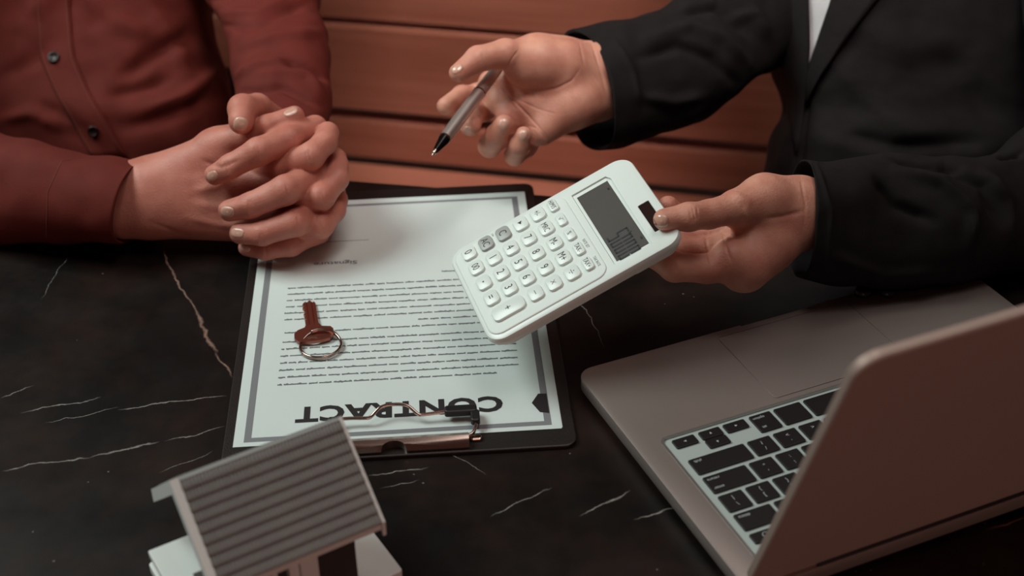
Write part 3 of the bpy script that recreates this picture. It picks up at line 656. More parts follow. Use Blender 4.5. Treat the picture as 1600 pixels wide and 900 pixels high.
kp = [o for o in cal.children if o.name.startswith('keypad_plate')][0]
text('plate_print', 'RATE SET', .0030, M['legend'], kp, (kxs[3]-.002, .0862, ZP), 0, sx=.75); text('plate_print', 'TAX RATE', .0030, M['legend'], kp, (kxs[4]+.001, .0862, ZP), 0, sx=.75)
text('plate_print', 'ON', .0020, M['legend'], kp, (kxs[0]-.0055, .0345, ZP), 0)
# ================================================================ PEOPLE
def pts(*P): return [Dp(*p) for p in P]
def hand_grid(lo_px, hi_px, d0, d1, h):
    c = np.array([Dp(x, y, d) for x in (lo_px[0], hi_px[0]) for y in (lo_px[1], hi_px[1]) for d in (d0, d1)])
    return SDF(c.min(0), c.max(0), h)
def mm(*r): return [x*.001 for x in r]
def body_mesh(name, parts, m, parent):
    V = []; Q = []; n = 0
    for v, q in parts: V.append(v); Q.append(q+n); n += len(v)
    return wmesh(name, np.concatenate(V), np.concatenate(Q), m, parent)
def nail(bvh, cx, cy, ang, ln, wd, parent, off=.0005):
    """fingernail plate conforming to the fingertip: centre px, direction of the tip, half length and half width px"""
    ca, sa = math.cos(math.radians(ang)), math.sin(math.radians(ang)); nr, na = 5, 28; P = []; c = cast(bvh, cx, cy)
    if c is None: return
    dc = np.linalg.norm(c-CO); rows_ = []
    for i in range(nr+1):
        r = i/nr; ring = []
        for k in range(na):
            t = 2*math.pi*k/na; ct, st = math.cos(t), math.sin(t); u = ln*r*np.sign(ct)*abs(ct)**.75; v_ = wd*r*np.sign(st)*abs(st)**.75
            px, py = cx+u*ca-v_*sa, cy+u*sa+v_*ca; h = cast(bvh, px, py); d = ray(px, py); d = d/np.linalg.norm(d)
            if h is None or abs(np.linalg.norm(h-CO)-dc) > .010: h = CO+d*(dc+.001)
            ring.append(h-d*(off if i < nr else off*.2))
        rows_.append(ring)
    low = [p+ray(cx, cy)/np.linalg.norm(ray(cx, cy))*.0012 for p in rows_[-1]]
    mb = MB(); mb.loops([[tuple(p) for p in r] for r in rows_+[low]], True, True); o = mb.build('fingernail', M['nail'], parent, smooth='all', world=True); return o

# ---------------------------------------------------------------- man in the rust shirt
man = root('person', 'person in a rust brown shirt with hands clasped on the table', 'person', Matrix.Translation((-.36, 1.40, -.296)))
g = hand_grid((150, 120), (570, 430), 1.0, 1.19, .0009)
K = .007
# right hand (its back toward the camera): wrist, palm bones
for a, b, r1, r2 in (((120, 300, 1.10), (235, 300, 1.095), 25, 24), ((120, 330, 1.10), (235, 325, 1.095), 24, 23), ((235, 285, 1.093), (372, 250, 1.087), 20, 14), ((235, 300, 1.093), (385, 283, 1.085), 22, 14),
                     ((235, 320, 1.093), (390, 325, 1.087), 22, 14), ((235, 335, 1.095), (392, 352, 1.09), 18, 13), ((250, 290, 1.11), (380, 300, 1.11), 20, 16), ((250, 278, 1.095), (340, 232, 1.085), 17, 14), ((345, 222, 1.09), (420, 205, 1.095), 12, 12), ((400, 290, 1.105), (480, 300, 1.11), 20, 18), ((420, 330, 1.10), (480, 330, 1.105), 18, 16)):
    g.cone(Dp(*a), Dp(*b), r1*.001, r2*.001, K)
# left hand palm and back, mostly behind
for a, b, r1, r2 in (((476, 212, 1.152), (500, 222, 1.118), 15, 11), ((474, 225, 1.160), (515, 255, 1.112), 18, 11), ((465, 232, 1.165), (518, 300, 1.115), 20, 11), ((450, 240, 1.165), (505, 335, 1.12), 18, 10),
                     ((440, 140, 1.24), (468, 222, 1.180), 17, 17), ((385, 290, 1.088), (475, 290, 1.088), 12.5, 12.5), ((388, 330, 1.089), (475, 335, 1.089), 13, 12.5), ((385, 350, 1.090), (460, 370, 1.092), 12, 10), ((400, 265, 1.088), (470, 255, 1.090), 12, 12), ((372, 290, 1.080), (440, 284, 1.072), 10, 9.5), ((378, 342, 1.081), (445, 330, 1.074), 9.5, 9), ((452, 212, 1.14), (408, 178, 1.105), 13, 12)):
    g.cone(Dp(*a), Dp(*b), r1*.001, r2*.001, K)
# fingers of the right hand: rise from the back of the hand, bend at the right edge and turn behind
g.chain(pts((385, 262, 1.087), (440, 262, 1.066), (486, 244, 1.056), (508, 222, 1.066), (512, 208, 1.078)), mm(10.5, 9.6, 10, 9.0, 8.8), .002)
g.chain(pts((390, 300, 1.089), (450, 310, 1.068), (503, 307, 1.056), (525, 280, 1.068), (527, 258, 1.082)), mm(10.8, 9.8, 9.7, 9.2, 9), .002)
g.chain(pts((392, 335, 1.090), (450, 352, 1.071), (501, 352, 1.062), (521, 328, 1.074), (526, 312, 1.086)), mm(10.5, 9.2, 9.6, 9, 8.8), .002)
g.chain(pts((390, 362, 1.090), (430, 385, 1.080), (462, 377, 1.073), (500, 366, 1.082)), mm(9, 7.4, 7.8, 7.2), .002)
# fingers of the left hand, wrapped over the back of the right
g.chain(pts((492, 200, 1.090), (452, 216, 1.064), (404, 237, 1.048), (360, 260, 1.053), (335, 273, 1.059)), mm(10, 10, 10.4, 8.8, 7.4), .001)
g.chain(pts((522, 250, 1.095), (490, 275, 1.070), (446, 297, 1.045), (392, 321, 1.050), (359, 329, 1.056)), mm(10, 10.2, 11.0, 9.4, 8.2), .001)
g.chain(pts((520, 310, 1.098), (498, 332, 1.074), (461, 348, 1.051), (410, 365, 1.052), (375, 365, 1.058)), mm(9.5, 9.4, 10.2, 8.8, 7.8), .001)
g.chain(pts((510, 350, 1.10), (490, 368, 1.085), (455, 383, 1.068), (415, 391, 1.066), (386, 387, 1.070)), mm(8.2, 7.4, 8.2, 7.2, 6.6), .001)
# thumbs
g.chain(pts((330, 228, 1.087), (382, 214, 1.075), (418, 199, 1.068), (460, 181, 1.074)), mm(12.5, 9.6, 9.2, 7.6), .004)
g.chain(pts((436, 196, 1.135), (402, 168, 1.092), (379, 170, 1.066), (377, 190, 1.054)), mm(12, 10.5, 10.8, 9.4), .001)
V1, Q1 = g.mesh(1)
cre = []
def wr(x, y, ang, ln, wd=1.2, dp=.7):
    a = math.radians(ang); return ([(x-ln*math.cos(a), y-ln*math.sin(a)), (x+ln*math.cos(a), y+ln*math.sin(a))], wd, dp)
for x, y, a in ((357, 260, 68), (353, 262, 68), (405, 238, 72), (400, 240, 72), (390, 323, 80), (394, 322, 80), (449, 298, 75), (411, 374, 82), (407, 373, 82), (466, 347, 75), (484, 243, 78), (479, 246, 78), (505, 306, 72), (500, 308, 72), (503, 354, 75), (416, 392, 85)): cre.append(wr(x, y, a, 11))
cre += [([(300, 300), (340, 290), (375, 262)], 7, -1.0), ([(300, 318), (350, 325), (390, 320)], 7, -.8), ([(290, 340), (345, 352), (390, 352)], 6, -.8), ([(315, 250), (345, 262), (375, 250)], 4, .8), ([(230, 345), (300, 372), (360, 378)], 3, .5)]
V1 = sculpt(V1, Q1, cre)
# the rest of the figure under the clothes
def coarse(C, h=.009):
    P = np.array([p for c in C for p in c[:2]]); s = SDF(P.min(0)-.17, P.max(0)+.17, h)
    for a, b, r1, r2, k in C: s.cone(np.array(a), np.array(b), r1, r2, k)
    return s.mesh(1)
def figure(pel, chest, neck, head, face, arms, knees):
    """torso, neck, head with nose, chin and ears, arms to the wrists, legs under the table"""
    pel, chest, neck, head, face = map(np.array, (pel, chest, neck, head, face)); face = face/np.linalg.norm(face); side = np.cross(face, [0, 0, 1.]); up = np.array([0, 0, 1.])
    C = [(pel-side*.06, pel+side*.06, .105, .105, .05), (pel, chest, .085, .088, .04), (chest-side*.05, chest+side*.05, .085, .085, .04), (chest+up*.05-side*.14, chest+up*.05+side*.14, .055, .055, .06),
         (chest, neck, .07, .052, .04), (neck, head-up*.02, .052, .055, .03), (head-face*.025+up*.03, head+face*.01+up*.03, .078, .075, .03), (head+face*.03-up*.06, head+face*.055-up*.075, .045, .03, .03),
         (head+face*.080+up*.02, head+face*.100-up*.015, .008, .013, .012), (head+face*.072-up*.045, head+face*.078-up*.045, .016, .014, .012),
         (head+side*.075+up*.02, head+side*.078-up*.02, .012, .009, .006), (head-side*.075+up*.02, head-side*.078-up*.02, .012, .009, .006)]
    for sh, el, wr_ in arms: C += [(sh, el, .052, .036, .02), (el, wr_, .036, .017, .006)]
    for sd, kn in zip((-.09, .09), knees):
        kn = np.array(kn); foot = kn+np.array([0, 0, -.40]); C += [(pel+side*sd, kn, .085, .060, .03), (kn, foot, .055, .038, .02), (foot, foot+face*[1, 1, 0]*.16-up*.02, .036, .028, .02)]
    return coarse(C)
MSH_R, MSH_L = (-.60, 1.36, .36), (-.19, 1.46, .36)
fa = figure((-.42, 1.40, -.20), (-.38, 1.40, .27), (-.37, 1.38, .47), (-.35, 1.34, .60), (.45, -.9, 0), [(MSH_R, Dp(-230, 220, 1.2), Dp(150, 315, 1.10)), (MSH_L, Dp(420, -60, 1.32), Dp(445, 165, 1.19))], [(-.50, 1.08, -.26), (-.34, 1.08, -.26)])
bm_a = body_mesh('body', [(V1, Q1), fa], M['skin_a'], man)
bv = bvh_of(V1, Q1)
for a in ((332, 275, 155, 8.5, 7.5), (355, 331, 188, 10.5, 8), (371, 364, 188, 10.5, 7.5), (382, 388, 195, 9, 4.5), (376, 194, 105, 11, 11.5), (455, 175, -22, 12, 6.5)): nail(bv, *a, bm_a)
for sd in (-.03, .03):
    hd_ = np.array([-.35, 1.34, .60]); fc = np.array([.447, -.894, 0]); sv = np.cross(fc, [0, 0, 1.]); p = hd_+fc*.068+sv*sd+np.array([0, 0, .022])
    MB().loops([[tuple(p+.012*(math.sin(t)*math.cos(a)*sv+math.sin(t)*math.sin(a)*np.array([0, 0, 1.])+math.cos(t)*fc)) for a in [2*math.pi*k/12 for k in range(12)]] for t in (.05, .5, 1, 1.5, 2, 2.6, 3.1)]).build('eye', M['house'], bm_a, smooth='all', world=True)
def hair(c, fc, parent, long_=False):
    s = SDF(np.array(c)-.16, np.array(c)+.16, .006); c = np.array(c); up = np.array([0, 0, 1.]); sv = np.cross(fc, up)
    s.cone(c-fc*.035+up*.048, c+fc*.002+up*.055, .082, .076, .03); s.cone(c-fc*.05+up*.02, c-fc*.05-up*(.04 if not long_ else .12), .070, .055, .03)
    v, q = s.mesh(1); wmesh('hair', v, q, M['hair'], parent)
hair((-.35, 1.34, .60), np.array([.447, -.894, 0]), man)
# shirt
tor_m = [(50, -720, 170, -720, 1.22, .062, 0, 0), (-60, -650, 290, -650, 1.27, .08, 0, 0), (-150, -540, 420, -540, 1.31, .105, 0, 0), (-175, -400, 400, -400, 1.345, .118, 0, 0), (-185, -250, 350, -250, 1.385, .122, 0, 0), (-180, -100, 330, -100, 1.405, .122, 0, 0), (-180, 0, 330, 0, 1.41, .125, 0, 0), (-175, 60, 334, 55, 1.405, .125, 0, 0), (-170, 120, 352, 118, 1.40, .125, 0, 0),
         (-165, 180, 366, 175, 1.40, .13, 0, 0), (-160, 250, 372, 245, 1.41, .13, 0, 0), (-160, 360, 370, 350, 1.43, .13, 0, 0), (-160, 430, 360, 430, 1.45, .12, 0, 0)]
st = [([(190, 120), (250, 80), (300, 50)], 12, 5), ([(170, 150), (220, 140), (265, 125)], 10, 4), ([(120, -20), (180, 30), (240, 60)], 16, -4), ([(0, 120), (60, 90), (110, 40)], 12, 4), ([(20, 60), (60, 10), (90, -40)], 14, -5),
      ([(200, 200), (270, 180), (340, 150)], 12, 4), ([(230, 170), (290, 150), (340, 110)], 9, -4), ([(60, 160), (110, 190), (150, 230)], 10, 4), ([(0, 190), (50, 175), (100, 200)], 9, -4), ([(230, 10), (270, 60), (290, 110)], 14, -4)]
st = [(p, w_, d*1.35) for p, w_, d in st]
so, VS, QS = garment('shirt', tor_m, M['rust'], man, st, nr=14, na=160, open_end=False, wrinkle=.0022, seed=3)
bs = bvh_of(VS, QS)
cl_ = [(108, -680), (110, -450), (90, -200), (72, -90), (80, -20), (84, 40), (88, 89), (112, 145), (146, 204), (172, 250)]
v, q = surface_patch(bs, quad_grid([(x-27, y) for x, y in cl_], [(x+27, y-4) for x, y in cl_], 8, 60), .0016, .0035); wmesh('placket', v, q, M['rust'], so)
bp_ = bvh_of(v, q)
for s_ in (-22, 22):
    v2, q2 = surface_patch(bp_, quad_grid([(x+s_-.7, y) for x, y in cl_], [(x+s_+.7, y) for x, y in cl_], 2, 60), .0004, .0009); wmesh('stitching', v2, q2, M['rust_edge'], so)
def button(bvh, px, py, rpx, parent, m):
    c = cast(bvh, px, py)
    if c is None: return
    d = ray(px, py); d = d/np.linalg.norm(d); n = np.array(bvh.find_nearest(Vector(c))[1]); n = n if n@d < 0 else -n; n = (n-d*.5); n /= np.linalg.norm(n); r = rpx/F*np.linalg.norm(c-CO)
    a = np.cross(n, [0, 0, 1.]); a /= np.linalg.norm(a); b = np.cross(n, a); L_ = []
    for rr, h in ((r, -.0005), (r, .0015), (r*.92, .0023), (r*.7, .0022), (r*.62, .0016), (r*.1, .0016)): L_.append([tuple(c+n*h+rr*(a*math.cos(t)+b*math.sin(t))) for t in [2*math.pi*k/24 for k in range(24)]])
    MB().loops(L_).build('button', m, parent, smooth=True, world=True)
for x, y in ((84, 90), (146, 205), (78, -35)): button(bp_, x, y, 8.5, so, M['button'])
ar_m = [(223, 252, 196, 380, 1.095, .040, -32, 4), (178, 246, 150, 381, 1.097, .041, -20, 3), (131, 241, 110, 381, 1.10, .042, -8, 0), (60, 222, 60, 380, 1.11, .045, 0, 0), (0, 207, 0, 384, 1.125, .05, 0, 0), (-110, 170, -100, 395, 1.16, .055, 0, 0),
        (-250, 70, -230, 385, 1.22, .06, 0, 0), (-360, -60, -180, 130, 1.31, .065, 0, 0), (-330, -250, -90, -180, 1.40, .07, 0, 0), (-230, -420, -40, -330, 1.47, .06, 0, 0)]
sa_ = [([(0, 330), (40, 290), (110, 262)], 6, 2.5), ([(0, 300), (40, 262), (100, 250)], 7, -2.2), ([(10, 372), (60, 345), (120, 342)], 6, 2), ([(0, 240), (40, 240), (90, 246)], 6, 1.5), ([(92, 350), (120, 356), (170, 374)], 4, 1.2), ([(105, 238), (80, 290), (68, 330)], 2.2, 1.2), ([(130, 243), (95, 250), (72, 300), (70, 372)], 2.2, 1.0),
       ([(213, 256), (178, 290), (166, 330), (168, 375)], 1.2, .5)]
sl_, VL, QL = garment('sleeve', ar_m, M['rust'], man, sa_, nr=18, na=120, wrinkle=.0016, seed=5, pw=2.3)
bl_ = bvh_of(VL, QL)
for P in ([(217, 255), (182, 290), (170, 330), (170, 374)], [(131, 245), (96, 252), (74, 300), (72, 372)]):
    v2, q2 = surface_patch(bl_, quad_grid([(x-.6, y) for x, y in P], [(x+.6, y) for x, y in P], 2, 50), .0003, .0008); wmesh('stitching', v2, q2, M['rust_edge'], sl_)
al_m = [(392, 236, 506, 240, 1.150, .036, 0, 0), (374, 185, 515, 196, 1.165, .044, 0, 0), (362, 120, 517, 132, 1.195, .048, 0, 0), (352, 52, 509, 58, 1.235, .05, 0, 0), (320, 0, 497, 0, 1.28, .055, 0, 0), (280, -90, 485, -90, 1.34, .06, 0, 0), (240, -250, 460, -250, 1.42, .065, 0, 0), (210, -420, 400, -430, 1.48, .06, 0, 0)]
sb_ = [([(352, 40), (400, 40), (440, 20), (480, 5)], 6, 3.5), ([(350, 20), (400, 20), (450, -5)], 6, -3), ([(372, 118), (410, 100), (455, 95)], 6, -4), ([(400, 118), (440, 112), (480, 118), (510, 150)], 6, -3), ([(440, 95), (480, 105), (512, 125)], 5, 4), ([(380, 75), (430, 55), (500, 50)], 7, -3), ([(380, 145), (440, 135), (500, 165)], 6, 4), ([(335, 0), (380, -20), (430, -50)], 7, 4)]
sb_ = [(p, w_, d*1.5) for p, w_, d in sb_]
garment('sleeve', al_m, M['rust'], man, sb_, nr=18, na=110, wrinkle=.002, seed=9, pw=2.3, hollow=.03)
def trousers(parent, pel, knees, face, m):
    pel = np.array(pel); face = np.array(face)/np.linalg.norm(face); side = np.cross(face, [0, 0, 1.])
    s = SDF(np.minimum(pel, np.min(knees, 0))-[.25, .25, .55], np.maximum(pel, np.max(knees, 0))+.25, .008)
    s.cone(pel-side*.06, pel+side*.06, .115, .115, .05)
    for sd, kn in zip((-.09, .09), knees): kn = np.array(kn); s.cone(pel+side*sd, kn, .095, .070, .03); s.cone(kn, kn+np.array([0, 0, -.36]), .068, .062, .03)
    v, q = s.mesh(1); wmesh('trousers', v, q, m, parent)
def upper(name, chest, neck, arms, m, parent, fwd):
    chest, neck, fwd = np.array(chest, float), np.array(neck, float), np.array(fwd, float); fwd = fwd/np.linalg.norm(fwd); sd = np.cross(fwd, [0, 0, 1.]); up = np.array([0, 0, 1.])
    s = SDF(np.minimum(chest, neck)-[.42, .52, .42], np.maximum(chest, neck)+[.42, .30, .15], .008)
    s.cone(chest-sd*.07, chest+sd*.07, .104, .104, .05); s.cone(chest+up*.05-sd*.14, chest+up*.05+sd*.14, .068, .068, .05); s.cone(chest, chest*.45+neck*.55, .085, .064, .05)
    for sh, el, wr_ in arms:
        sh, el, wr_ = map(np.array, (sh, el, wr_)); s.cone(sh, el, .066, .050, .03); s.cone(el, el*.72+wr_*.28, .050, .043, .02)
    v, q = s.mesh(2); V_ = v.copy(); N_ = normals(v, q)
    from mathutils import noise as mn
    for i in range(len(V_)): V_[i] += N_[i]*.003*mn.noise(Vector(v[i]*24))
    wmesh(name, V_, q, m, parent)
upper('shirt_shoulders', (-.38, 1.40, .27), (-.37, 1.38, .47), [(MSH_R, Dp(-230, 220, 1.2), Dp(150, 315, 1.10)), (MSH_L, Dp(420, -60, 1.32), Dp(445, 165, 1.19))], M['rust'], man, (.45, -.9, 0))
trousers(man, (-.42, 1.40, -.20), [(-.50, 1.08, -.26), (-.34, 1.08, -.26)], (.45, -.9, 0), M['trouser'])

# ---------------------------------------------------------------- person in the black suit
wom = root('person', 'person in a black suit jacket holding a pen and a white calculator', 'person', Matrix.Translation((.40, 1.33, -.296)))
# hand with the pen, palm up
g = hand_grid((655, 30), (1040, 275), 1.02, 1.24, .0009)
for a, b, r1, r2, k in (((1040, 112, 1.172), (935, 110, 1.147), 20, 22, 10), ((1040, 135, 1.172), (940, 142, 1.144), 20, 22, 10), ((905, 130, 1.134), (835, 165, 1.134), 19, 16, 12), ((930, 105, 1.140), (840, 95, 1.125), 19, 22, 10), ((925, 155, 1.140), (900, 165, 1.128), 18, 17, 10),
                     ((900, 160, 1.130), (845, 205, 1.125), 18, 12, 10), ((915, 140, 1.14), (800, 185, 1.138), 17, 12, 9), ((900, 130, 1.14), (780, 158, 1.145), 16, 11, 9), ((890, 110, 1.14), (768, 130, 1.148), 16, 11, 9),
                     ((860, 150, 1.150), (800, 150, 1.152), 17, 14, 9), ((930, 130, 1.15), (860, 130, 1.15), 20, 18, 10), ((880, 103, 1.126), (820, 100, 1.119), 20, 17, 10)):
    g.cone(Dp(*a), Dp(*b), r1*.001, r2*.001, k*.001)
g.chain(pts((835, 96, 1.122), (790, 84, 1.107), (747, 92, 1.097), (716, 114, 1.089)), mm(16, 11.5, 9.8, 7.2), .005)
g.chain(pts((768, 140, 1.150), (745, 148, 1.158), (722, 150, 1.142), (697, 166, 1.122)), mm(10, 8.8, 8.4, 7.4), .003)
g.chain(pts((778, 158, 1.148), (755, 172, 1.160), (738, 180, 1.135), (735, 196, 1.106)), mm(10, 9.2, 9.2, 8.4), .002)
g.chain(pts((795, 190, 1.146), (782, 215, 1.150), (765, 228, 1.128), (775, 212, 1.108), (787, 194, 1.100)), mm(10, 9, 8.9, 8.4, 7.4), .0015)
g.chain(pts((830, 212, 1.136), (822, 230, 1.140), (804, 243, 1.124), (811, 228, 1.106), (818, 211, 1.100)), mm(9.5, 8.2, 7.8, 7.4, 6.6), .0015)
V2, Q2 = g.mesh(1)
V2 = sculpt(V2, Q2, [([(778, 115), (790, 128), (810, 138), (840, 142), (870, 138), (893, 126), (906, 108)], 2.0, .7), ([(775, 128), (800, 155), (830, 185), (862, 222)], 1.5, 1.0), ([(808, 155), (840, 170), (868, 178)], 1.2, .6), ([(760, 125), (790, 150), (806, 170)], 1.2, .7),
                     ([(810, 78), (800, 92), (792, 108)], 1.5, .8), ([(925, 70), (938, 110), (948, 150)], 1.8, .8), ([(752, 84), (757, 95)], 1.3, .5), ([(905, 65), (912, 100), (935, 135), (946, 160)], 1.4, .6), ([(858, 222), (838, 200), (822, 196)], 1.4, .7)])
# hand holding the calculator
g = hand_grid((985, 235), (1360, 480), .86, 1.06, .0009)
for a, b, r1, r2, k in (((1345, 330, 1.002), (1255, 320, .980), 17, 17, 10), ((1345, 350, 1.002), (1250, 348, .980), 17, 17.5, 10), ((1250, 312, .978), (1195, 308, .964), 15, 16, 10), ((1240, 328, .978), (1185, 335, .967), 18, 18, 10), ((1195, 315, .962), (1152, 327, .948), 16, 13, 8),
                     ((1235, 348, .978), (1175, 385, .962), 18, 17, 10), ((1235, 355, .98), (1165, 420, .955), 15, 15, 10), ((1200, 385, .970), (1160, 410, .960), 16, 16, 10), ((1160, 415, .955), (1140, 405, .948), 14, 13, 8), ((1180, 370, .975), (1125, 380, .975), 15, 11, 8), ((1185, 350, .985), (1120, 355, .988), 15, 11, 8)):
    g.cone(Dp(*a), Dp(*b), r1*.001, r2*.001, k*.001)
g.chain(pts((1185, 315, .958), (1148, 325, .943), (1108, 335, .932), (1076, 339, .921), (1038, 343, .917)), mm(15, 11, 9.4, 9.2, 7.2), .004)
g.chain(pts((1150, 412, .952), (1105, 420, .946), (1054, 417, .942), (1018, 396, .950), (985, 380, .962)), mm(13, 9.6, 9.8, 8.4, 7.6), .004)
g.chain(pts((1140, 385, .966), (1100, 392, .964), (1062, 391, .962), (1020, 378, .972), (990, 368, .98)), mm(11, 8.2, 8.4, 8.2, 7.4), .002)
g.chain(pts((1135, 362, .976), (1100, 370, .974), (1060, 370, .972), (1022, 360, .985)), mm(11, 8, 8.2, 7.6), .002)
g.chain(pts((1130, 345, .985), (1095, 350, .985), (1058, 338, .978), (1044, 322, .962)), mm(11, 8.2, 7.8, 7.0), .002)
V3, Q3 = g.mesh(1)
V3 = sculpt(V3, Q3, [wr(1079, 336, 78, 12), wr(1084, 336, 80, 12), wr(1090, 334, 82, 10), ([(1102, 366), (1106, 392), (1112, 420)], 1.6, 1.0), ([(1050, 400), (1056, 422)], 1.6, .8), ([(1130, 366), (1136, 390), (1144, 412)], 1.6, .9), ([(1122, 362), (1150, 372), (1170, 368)], 1.6, .8),
                     ([(1145, 300), (1168, 318), (1166, 345)], 6, -.9), ([(1195, 342), (1225, 338), (1255, 330)], 4, .9), ([(1250, 272), (1258, 320), (1256, 365)], 2, .4), ([(1140, 295), (1170, 302)], 1.2, .4)])
CHEST = np.array((.42, 1.36, .27)); fcw = np.array([-.55, -.835, 0])
fb = figure((.47, 1.33, -.20), CHEST, (.40, 1.33, .46), (.385, 1.29, .60), fcw, [((.22, 1.40, .34), Dp(1200, -40, 1.27), Dp(1040, 120, 1.172)), ((.60, 1.30, .34), Dp(1690, 300, 1.10), Dp(1330, 348, 1.0))], [(.40, 1.0, -.26), (.56, .98, -.26)])
bm_b = body_mesh('body', [(V2, Q2), (V3, Q3), fb], M['skin_b'], wom)
b2 = bvh_of(V2, Q2); b3 = bvh_of(V3, Q3)
for a in ((714, 108, 150, 10, 6.5), (731, 203, 100, 5.5, 7), (787, 193, -68, 9, 8), (818, 210, -75, 9, 6.5)): nail(b2, *a, bm_b)
nail(b3, 1033, 345, 185, 12, 10, bm_b)
hair((.385, 1.29, .60), fcw, wom, True)
for sd in (-.03, .03):
    sv = np.cross(fcw, [0, 0, 1.]); p = np.array([.385, 1.29, .60])+fcw*.068+sv*sd+np.array([0, 0, .022])
    MB().loops([[tuple(p+.012*(math.sin(t)*math.cos(a)*sv+math.sin(t)*math.sin(a)*np.array([0, 0, 1.])+math.cos(t)*fcw)) for a in [2*math.pi*k/12 for k in range(12)]] for t in (.05, .5, 1, 1.5, 2, 2.6, 3.1)]).build('eye', M['house'], bm_b, smooth='all', world=True)
tor_w = [(1475, -700, 1600, -700, 1.20, .062, 0, 0), (1340, -640, 1730, -640, 1.24, .08, 0, 0), (1220, -530, 1800, -530, 1.28, .105, 0, 0), (1195, -390, 1790, -390, 1.30, .118, 0, 0), (1186, -220, 1745, -220, 1.315, .12, 0, 0), (1192, -60, 1730, -60, 1.31, .125, 0, 0), (1200, 30, 1725, 30, 1.30, .125, 0, 0), (1210, 115, 1725, 115, 1.30, .125, 0, 0), (1224, 168, 1725, 165, 1.30, .125, 0, 0),
         (1208, 215, 1730, 210, 1.30, .13, 0, 0), (1197, 262, 1735, 250, 1.305, .13, 0, 0), (1190, 340, 1740, 330, 1.32, .13, 0, 0), (1190, 450, 1740, 440, 1.35, .12, 0, 0)]
tw = [([(1262, 150), (1252, 210), (1246, 270)], 5, 7), ([(1290, 90), (1380, 180), (1480, 230)], 16, -4), ([(1440, 60), (1500, 120), (1560, 200)], 16, 5), ([(1300, 200), (1400, 230), (1540, 220)], 14, 6), ([(1440, 110), (1446, 160), (1442, 200)], 3, 1.5), ([(1330, 30), (1420, 80), (1500, 60)], 20, -4)]
jo, VJ, QJ = garment('suit_jacket', tor_w, M['suit'], wom, tw, nr=14, na=150, open_end=False, wrinkle=.002, seed=12, pw=2.4)
bj = bvh_of(VJ, QJ)
def jp(name, A, B_, off, th, m, parent=None, nu=8, nv=40):
    v, q = surface_patch(bj, quad_grid(A, B_, nu, nv), off, th); return wmesh(name, v, q, m, parent or jo), v, q
sh_o, vs_, qs_ = jp('shirt_front', [(1420, -640), (1290, -400), (1255, -120), (1262, -20), (1265, 60), (1263, 108)], [(1640, -640), (1500, -400), (1370, -120), (1315, -20), (1284, 50), (1265, 110)], .0012, .004, M['white_shirt'])
jp('lapel', [(1630, -640), (1495, -400), (1365, -120), (1305, -18), (1272, 80), (1260, 118), (1260, 156)], [(1700, -640), (1610, -400), (1455, -120), (1385, -20), (1322, 60), (1280, 122), (1261, 158)], .0060, .008, M['suit'])
jp('lapel', [(1350, -640), (1230, -400), (1208, -120), (1213, 0), (1216, 90), (1232, 170), (1243, 236)], [(1430, -640), (1300, -400), (1262, -120), (1264, 0), (1266, 70), (1262, 130), (1247, 238)], .0050, .007, M['suit'])
button(bvh_of(vs_, qs_), 1262.5, 78, 5.5, jo, M['button'])
ap = [(903, 48, 932, 236, 1.152, .040, 42, 8), (935, 40, 968, 232, 1.158, .041, 30, 4), (968, 31, 1012, 214, 1.165, .042, 12, 0), (1010, 22, 1098, 187, 1.18, .044, 0, 0), (1060, -5, 1172, 130, 1.20, .047, 0, 0), (1112, -55, 1222, 100, 1.235, .05, 0, 0), (1140, -170, 1320, -20, 1.28, .055, 0, 0), (1140, -330, 1360, -220, 1.33, .06, 0, 0), (1150, -470, 1330, -420, 1.37, .055, 0, 0)]
sp_ = [([(1010, 60), (1080, 40), (1130, 60), (1170, 100)], 8, -3), ([(1000, 90), (1060, 70), (1110, 90), (1150, 130)], 8, 4), ([(1060, 20), (1120, 10), (1180, 60)], 7, 4), ([(1000, 150), (1050, 160), (1100, 150)], 8, -3), ([(1140, 30), (1180, 20), (1205, 60)], 7, -3), ([(960, 60), (990, 110), (1000, 160)], 5, -1)]
sp_ = [(p, w_, d*1.6) for p, w_, d in sp_]
garment('sleeve', ap, M['suit'], wom, sp_, nr=18, na=110, wrinkle=.0018, seed=15, pw=2.3, hollow=.045)
an = [(1256, 249, 1250, 432, .995, .040, 24, 0), (1285, 252, 1282, 442, 1.0, .042, 12, 0), (1325, 250, 1330, 450, 1.008, .043, 4, 0), (1395, 241, 1400, 455, 1.018, .040, 0, 0), (1480, 249, 1500, 443, 1.03, .046, 0, 0), (1560, 232, 1610, 425, 1.06, .05, 0, 0), (1630, 150, 1760, 410, 1.10, .055, 0, 0),
      (1600, 40, 1800, 200, 1.155, .055, 0, 0), (1592, -120, 1800, -60, 1.22, .058, 0, 0), (1570, -300, 1770, -280, 1.29, .06, 0, 0), (1560, -430, 1720, -440, 1.34, .055, 0, 0)]
sn = [([(1400, 265), (1470, 285), (1520, 330), (1515, 390)], 8, -4), ([(1370, 280), (1400, 320), (1460, 345)], 8, 4), ([(1480, 260), (1540, 290), (1560, 350)], 8, 4.5), ([(1540, 270), (1575, 310), (1580, 370)], 8, -3), ([(1300, 400), (1380, 430), (1480, 425)], 9, -2), ([(1400, 250), (1440, 262), (1500, 262)], 5, 3), ([(1275, 252), (1300, 330), (1290, 430)], 4, -.8), ([(1560, 245), (1600, 240)], 4, 4)]
sn = [(p, w_, d*1.7) for p, w_, d in sn]; sp_ = sp_
so2, VN, QN = garment('sleeve', an, M['suit'], wom, sn, nr=18, na=130, wrinkle=.0016, seed=21, pw=2.4, hollow=.05)
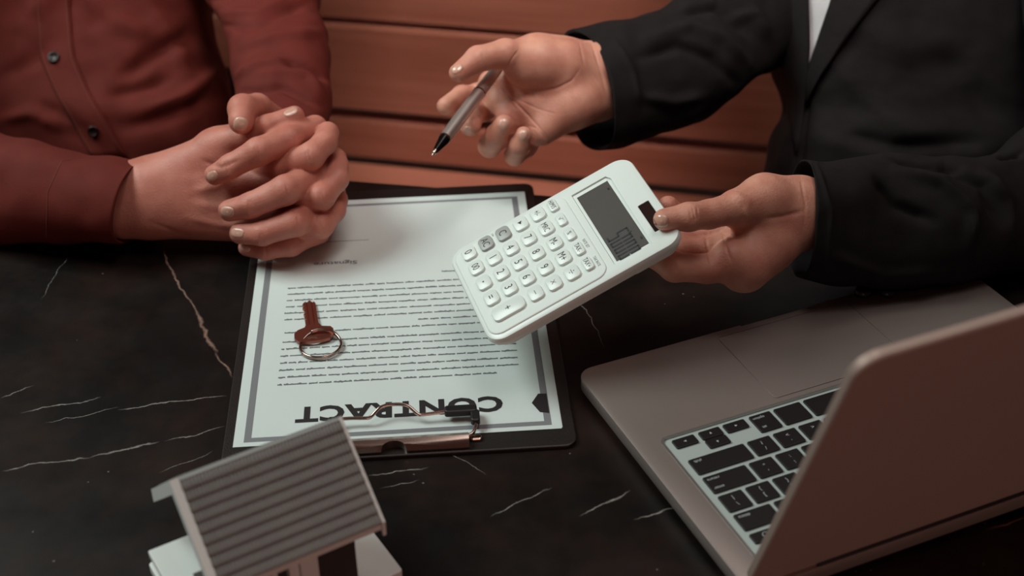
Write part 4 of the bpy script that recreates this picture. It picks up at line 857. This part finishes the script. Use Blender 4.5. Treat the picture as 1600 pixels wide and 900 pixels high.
for x in (1349, 1386):
    c = Dp(x, 456, 1.012); MB().loops([[tuple(c+np.array([math.sin(t)*math.cos(a)*.0062, math.sin(t)*math.sin(a)*.0062, math.cos(t)*.0045])) for a in [2*math.pi*k/16 for k in range(16)]] for t in (.05, .6, 1.1, 1.57, 2.1, 2.6, 3.1)]).build('sleeve_button', M['button'], so2, smooth='all', world=True)
upper('jacket_shoulders', (.42, 1.36, .27), (.40, 1.33, .46), [((.22, 1.40, .34), Dp(1200, -40, 1.27), Dp(1010, 115, 1.16)), ((.60, 1.30, .34), Dp(1690, 300, 1.10), Dp(1330, 348, 1.0))], M['suit'], wom, fcw)
trousers(wom, (.47, 1.33, -.20), [(.40, 1.0, -.26), (.56, .98, -.26)], (-.55, -.835, 0), M['trouser'])

# ---------------------------------------------------------------- pen
P0, P1 = Dp(675, 243, 1.050), Dp(775, 110, 1.126); ax = P1-P0; pl = .142; ax /= np.linalg.norm(ax)
pen = root('ballpoint_pen', 'slim metallic grey ballpoint pen held in the open palm of the suited person', 'pen', frame(P0, ax, np.cross(ax, [0, 0, 1])))
def lathe(prof, n=24): return MB().loops([[(x, 1.1*r*math.cos(a), 1.1*r*math.sin(a)) for a in [2*math.pi*k/n for k in range(n)]] for x, r in prof][::-1])
sc_ = 1.0
lathe([(0, .0004), (.0008, .0006), (.0012, .0008), (.0040, .0010)]).build('refill_tip', M['chrome'], pen, smooth=True)
lathe([(.0030, .0014), (.0046, .0020), (.0056, .0021)]).build('tip_ring', M['chrome'], pen, smooth=True)
lathe([(.0056, .0019), (.0210, .0040)]).build('nose_cone', M['pen_dark'], pen, smooth=True)
lathe([(.0210, .0043), (.0220, .0044), (.0228, .0043)]).build('ring', M['chrome'], pen, smooth=True)
lathe([(.0228, .0042), (.045, .0046), (.0830, .0046)]).build('lower_barrel', M['pen'], pen, smooth=True)
lathe([(.0830, .0048), (.0846, .0048)]).build('ring', M['chrome'], pen, smooth=True)
lathe([(.0846, .0045), (.1180, .0042), (.1210, .0036)]).build('upper_barrel', M['pen'], pen, smooth=True)
lathe([(.1210, .0022), (.1270, .0022), (.1278, .0016)]).build('push_button', M['pen_dark'], pen, smooth=True)
MB().tube([(.088, -.0062, .0030), (.100, -.0066, .0032), (.114, -.0062, .003), (.117, -.004, .002)], .0011, 8).build('clip', M['pen_dark'], pen, smooth='all')
